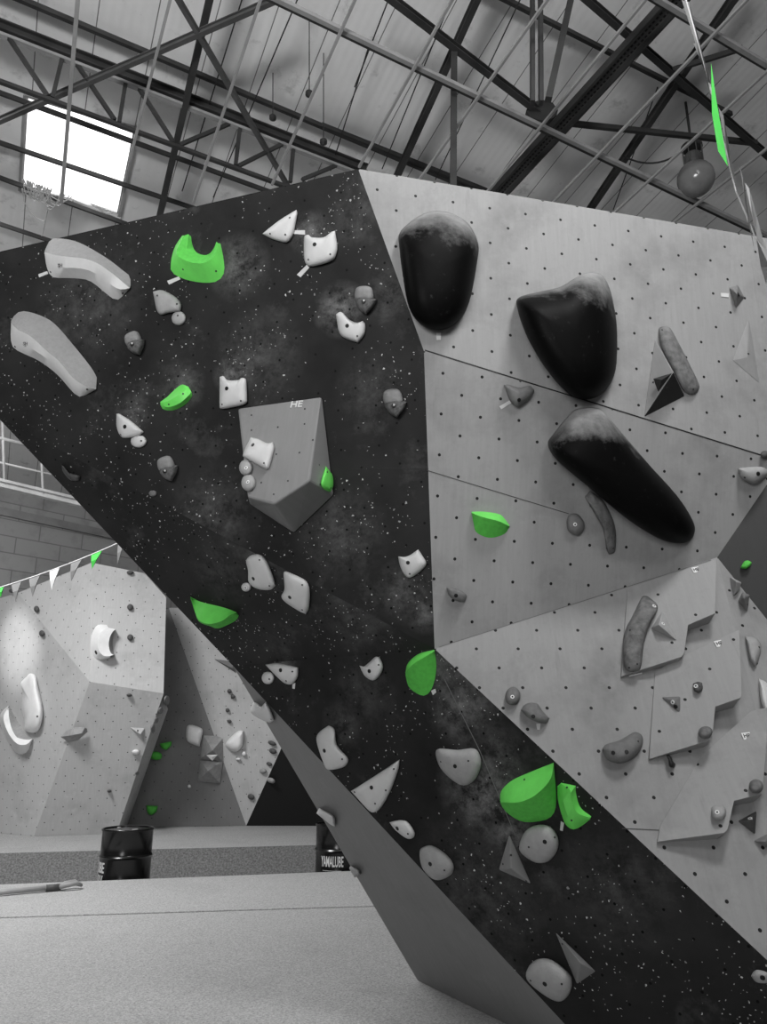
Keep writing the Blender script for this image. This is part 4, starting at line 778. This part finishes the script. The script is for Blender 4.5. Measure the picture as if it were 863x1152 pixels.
for a, b, wd, lab in (((-20, 144), (302, 3), .10, 'grey diagonal brace crossing above the skylight, rising to the right'), ((201, 0), (322, 206), .09, 'grey diagonal brace falling to the right, crossing the other brace'), ((436, -5), (602, 122), .14, 'thick dark beam from the top centre down to the truss node'), ((656, -5), (866, 177), .13, 'thick dark diagonal beam at the upper right'), ((634, 138), (842, 160), .09, 'dark bar running from the truss node towards the globe lamp'), ((769, 75), (823, 58), .06, 'short dark bar at the upper right corner')):
    steel('roof_brace', lab, 'roof beam', -.48, a, b, wd, .11, 'steel_mid' if 'grey' in lab else 'steel_dark', GBR, .1)
for x0, y0, x1, y1, lab in ((603.5, -4, 604, 116, 'paired dark upright hanging from the truss node'), (643, -4, 617, 112, 'slanted dark strut meeting the truss node'), (511, 60, 510, 212, 'dark upright dropping behind the plywood top')):
    p = rpt(x0, y0, -.5); q = atY(x1, y1, p.y-.02 if y1 < 150 else p.y); bm = bmesh.new()
    if 'paired' in lab:
        for k in (-.035, .035): addbar(bm, p+Vector((k, 0, 0)), q+Vector((k, 0, 0)), .035, .06, (0, 1, 0))
    else: addbar(bm, p, q, .055, .06, (0, 1, 0))
    tag(link('roof_strut', tomesh(bm), 'steel_dark'), lab, 'roof beam', 'roof struts')
# node plate
nd = rpt(610, 124, -.5); bm = bmesh.new(); prism(bm, [nd+Vector((math.cos(k*math.pi/4)*.16, 0, math.sin(k*math.pi/4)*.13)) for k in range(8)], Vector((0, -1, 0)), .09)
tag(link('gusset_plate', tomesh(bm), 'steel_dark'), 'dark gusset plate where the right-hand roof beams meet', 'roof plate')
# lattice truss
ta, tb = rpt(-40, 15, -.25), rpt(412, 193, -.25); td = (tb-ta).normalized()
TP = Plane(ta, tb, ta+Vector((0, 0, 1)))
tr = empty('roof_truss', (ta+tb)/2, 'long lattice truss running from the upper left towards the black peak', 'roof truss')
p, q = TP.on(-40, 14), TP.on(412, 191); up = Vector((0, 0, 1)); bm = bmesh.new()
addbar(bm, p+up*.045, q+up*.045, .09, .015); addbar(bm, p-up*.045, q-up*.045, .09, .015); addbar(bm, p, q, .02, .09); link('top_chord', tomesh(bm), 'steel_dark', tr)
bm = bmesh.new(); addbar(bm, TP.on(-40, 23), TP.on(412, 199), .05, .03); tag(link('flange', tomesh(bm), 'steel_light', tr), 'pale lower flange')
bm = bmesh.new(); addbar(bm, TP.on(-40, 77), TP.on(330, 213), .04, .035); link('bottom_chord', tomesh(bm), 'steel_dark', tr)
for a, b in (((9, 41), (53.5, 108)), ((70, 65), (59, 110)), ((87, 73), (129, 135)), ((141.5, 92), (134, 138)), ((155.5, 98), (195, 160)), ((261, 138), (202, 163)), ((270, 144), (265, 186)), ((320, 161), (267.6, 187)), ((330, 167), (326.7, 205)), ((378.5, 186), (340, 202))):
    bm = bmesh.new(); addbar(bm, TP.on(*a), TP.on(*b), .035, .035); link('web_member', tomesh(bm), 'steel_dark', tr)
# pale cross rails and hanger rods
GR = 'pale ceiling rails running away from the camera'
names = ['leftmost', 'second', 'third', 'fourth', 'fifth', 'sixth', 'seventh', 'eighth', 'ninth', 'tenth']
for k, (a, b) in enumerate((((88, -6), (69, 228)), ((193, -6), (146, 180)), ((295, -6), (217, 230)), ((402, -6), (306, 208)), ((512, -6), (404, 188)), ((620, -6), (470, 205)), ((731, -6), (548, 216)), ((846, -6), (620, 230)), ((870, 74), (685, 245)), ((872, 160), (752, 255)))):
    steel('ceiling_rail', 'pale thin ceiling rail, %s of the ten counted from the left' % names[k], 'ceiling rail', -1.15, a, b, .022 if k else .032, .024, 'steel_light', GR, 1.0)
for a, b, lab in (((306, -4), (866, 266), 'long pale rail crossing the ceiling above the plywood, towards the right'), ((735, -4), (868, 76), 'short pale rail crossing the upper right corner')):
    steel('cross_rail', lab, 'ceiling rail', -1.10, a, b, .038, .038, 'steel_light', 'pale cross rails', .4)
    steel('rail_shadow_bar', 'dark bar drawing the shadow of the '+lab, 'roof beam', -.95, (a[0], a[1]+3), (b[0], b[1]+3), .09, .08, 'steel_dark', 'dark shadow bars over the cross rails', .4)  # dark bar added as the rail's shadow line, not roof steel
# cable tray
ct = empty('cable_tray', rpt(690, 75, -.6), 'wide dark perforated cable tray slanting down to the plywood top', 'cable tray')
p, q = rpt(768, -12, -.62), rpt(558, 218, -.62); dq = (q-p).normalized(); sd = dq.cross(up).normalized()
bm = bmesh.new(); addbar(bm, p, q, .16, .02); link('tray_floor', tomesh(bm), 'steel_mid', ct)
for k in (-1, 1):
    bm = bmesh.new(); addbar(bm, p+sd*.08*k-up*.03, q+sd*.08*k-up*.03, .02, .08); link('side_rail', tomesh(bm), 'steel_dark', ct)
bm = bmesh.new()
for k in range(60):
    c = p.lerp(q, (k+.5)/60)-up*.0115
    for s in (-.045, 0, .045): addbar(bm, c+sd*s-dq*.012, c+sd*s+dq*.012, .018, .002)
link('slot_row', tomesh(bm), 'bolt_black', ct)
# hanging cords
for k, (x, y0, y1, lab) in enumerate(((348, 12, 104, 'thin cord with a small weight hanging left of the top centre, longest'), (307, 82, 131, 'thin cord with a small weight hanging right of the lattice rafter crossing'), (364, 60, 158, 'thin cord with a small weight hanging nearest the black peak'))):
    p = rpt(x, y0, -.02); q = atY(x, y1, p.y); o = empty('hanging_cord', q, lab, 'cord', 'weighted cords hanging from the roof')
    bm = bmesh.new(); addtube(bm, [p, q], .005, 6); link('cord', tomesh(bm), 'wire', o)
    bm = bmesh.new(); lathe(bm, q-up*.05, [(.012, 0), (.035, .02), (.035, .05), (.012, .075)], 10); link('weight', tomesh(bm), 'wire', o)
# globe lamp
lc = rpt(783, 201, -1.0); top = atY(781, 170, lc.y); hp = Vector((top.x, top.y, rz(top)-.03))
lm = empty('ceiling_lamp', top, 'dark globe ceiling lamp with a caged top, hanging at the upper right', 'lamp'); d_ = (lc-EY).length/F; R_ = 17.5*d_
bm = bmesh.new(); prof = [(max(.002, R_*math.sin(t)), -R_*math.cos(t)) for t in [k*math.pi*.88/14 for k in range(15)]]; lathe(bm, lc, prof, 28); link('globe', tomesh(bm), 'lamp_glass', lm, smooth=True)
cz = R_*.92
bm = bmesh.new(); lathe(bm, lc+up*cz, [(R_*.42, 0), (R_*.5, .02), (R_*.5, .10), (R_*.4, .13), (R_*.2, .14)], 18); link('housing', tomesh(bm), 'steel_mid', lm)
for k in range(8):
    a = k*math.pi/4; e = Vector((math.cos(a), math.sin(a), 0))*R_*.53; bm = bmesh.new(); addtube(bm, [lc+up*(cz-.02)+e, lc+up*(cz+.2)+e], .006, 6); link('cage_bar', tomesh(bm), 'steel_mid', lm)
bm = bmesh.new(); lathe(bm, lc+up*(cz+.2), [(R_*.5, 0), (R_*.58, .01), (R_*.58, .03), (R_*.3, .06), (.02, .08)], 18); link('cap', tomesh(bm), 'steel_dark', lm)
ltop = lc+up*(cz+.27); bm = bmesh.new(); addtube(bm, [ltop, Vector((ltop.x, ltop.y, rz(ltop)-.02))], .014, 8); link('stem', tomesh(bm), 'steel_dark', lm)
bm = bmesh.new(); fa = rpt(702, 176, -.34); pts = [fa.lerp(ltop, k/12)-up*(.16*4*(k/12)*(1-k/12)) for k in range(13)]; addtube(bm, pts, .010, 6); link('flex', tomesh(bm), 'wire', lm)
# thin wires strung under the roof sheets
for a, b, lab in (((337, -6), (240, 222), 'dark wire under the roof, running from the top centre down past the lattice truss'), ((415, 52), (372, 192), 'dark wire under the roof just left of the black peak'), ((274, -6), (205, 215), 'faint dark wire under the roof, left of the top centre'), ((587, -4), (490, 202), 'dark wire under the roof, left of the truss node'), ((440, -8), (399, 98), 'dark wire under the roof right of the black peak, short'), ((510, -6), (430, 190), 'dark wire under the roof, right of the black peak, beside the long rafter'), ((740, 98), (690, 236), 'dark wire under the roof, left of the globe lamp')):
    bm = bmesh.new(); addtube(bm, [rpt(*a, -.2), rpt(*b, -.2)], .0065, 6); tag(link('roof_wire', tomesh(bm), 'wire'), lab, 'wire', 'thin dark wires under the roof')
# safety net drooping under the skylight
bm = bmesh.new(); rnd = random.Random(3)
def netline(P, r): addtube(bm, [rpt(x, y, -.28) for x, y in P], r, 5)
def edge(x): return 205+(x-26)*.355
for k in range(20):
    x0 = 25+rnd.random()*26; w_ = 10+rnd.random()*22; dr = 6+rnd.random()*17
    netline([(x0+w_*t/8+rnd.uniform(-.6, .6), edge(x0+w_*t/8)-3+dr*4*(t/8)*(1-t/8)+rnd.uniform(-1, 1)) for t in range(9)], .0055)
for k in range(9):
    x0 = 30+rnd.random()*30; netline([(x0+rnd.uniform(-2, 2), edge(x0)-4), (x0+rnd.uniform(-3, 3), edge(x0)+4), (x0+rnd.uniform(-4, 4), edge(x0)+10+rnd.random()*4)], .0055)
for k in range(8):
    x0 = 100+rnd.random()*16; dr = rnd.random()*7; netline([(x0+16*t/6, edge(x0+16*t/6)-3+dr*4*(t/6)*(1-t/6)) for t in range(7)], .0055)
netline([(26, 208), (40, 214), (60, 219), (80, 224), (100, 232), (136, 246)], .008)
netline([(25, 212), (27, 226), (33, 238), (42, 246), (50, 249)], .006); netline([(54, 232), (51, 248), (47, 265)], .009)
tag(link('safety_net', tomesh(bm), 'net'), 'pale tangled net drooping along the lower edge of the skylight', 'net', kind='stuff')
# railing pulled towards the camera from the far wall, to sit below the roof
RW = Plane(atY(0, 545, 11.4), atY(0, 545, 11.4)+WD, atY(0, 545, 11.4)+Vector((0, 0, 1)))
gr = empty('railing', RW.on(30, 520), 'pale pipe railing with posts above the far brick wall, under the black overhang', 'railing')
for nm, a, b, wd in (('top_pipe', (-40, 483), (60, 508), .06), ('mid_pipe', (-40, 511), (110, 546), .035)):
    bm = bmesh.new(); addtube(bm, [RW.on(*a), RW.on(*b)], wd/2, 10); link(nm, tomesh(bm), 'rail_light', gr, smooth=True)
for x, y0, y1 in ((2, 455, 545), (45.5, 490, 556)):
    bm = bmesh.new(); addtube(bm, [RW.on(x, y0), RW.on(x+3, y1)], .022, 8); link('post', tomesh(bm), 'rail_light', gr, smooth=True)
bm = bmesh.new()
for dy in (-3, 3): addbar(bm, RW.on(-40, 534+dy), RW.on(140, 577+dy), .10, .045)
addbar(bm, RW.on(-40, 534), RW.on(140, 577), .03, .06); link('base_beam', tomesh(bm), 'rail_light', gr)
LW = Plane(PB+BW.n*.03, PB+BW.n*.03+WD, PB+BW.n*.03+up); bm = bmesh.new(); addbar(bm, LW.on(-40, 566), LW.on(150, 607), .04, .16); tag(link('trim_1', tomesh(bm), 'concrete'), kind='structure')
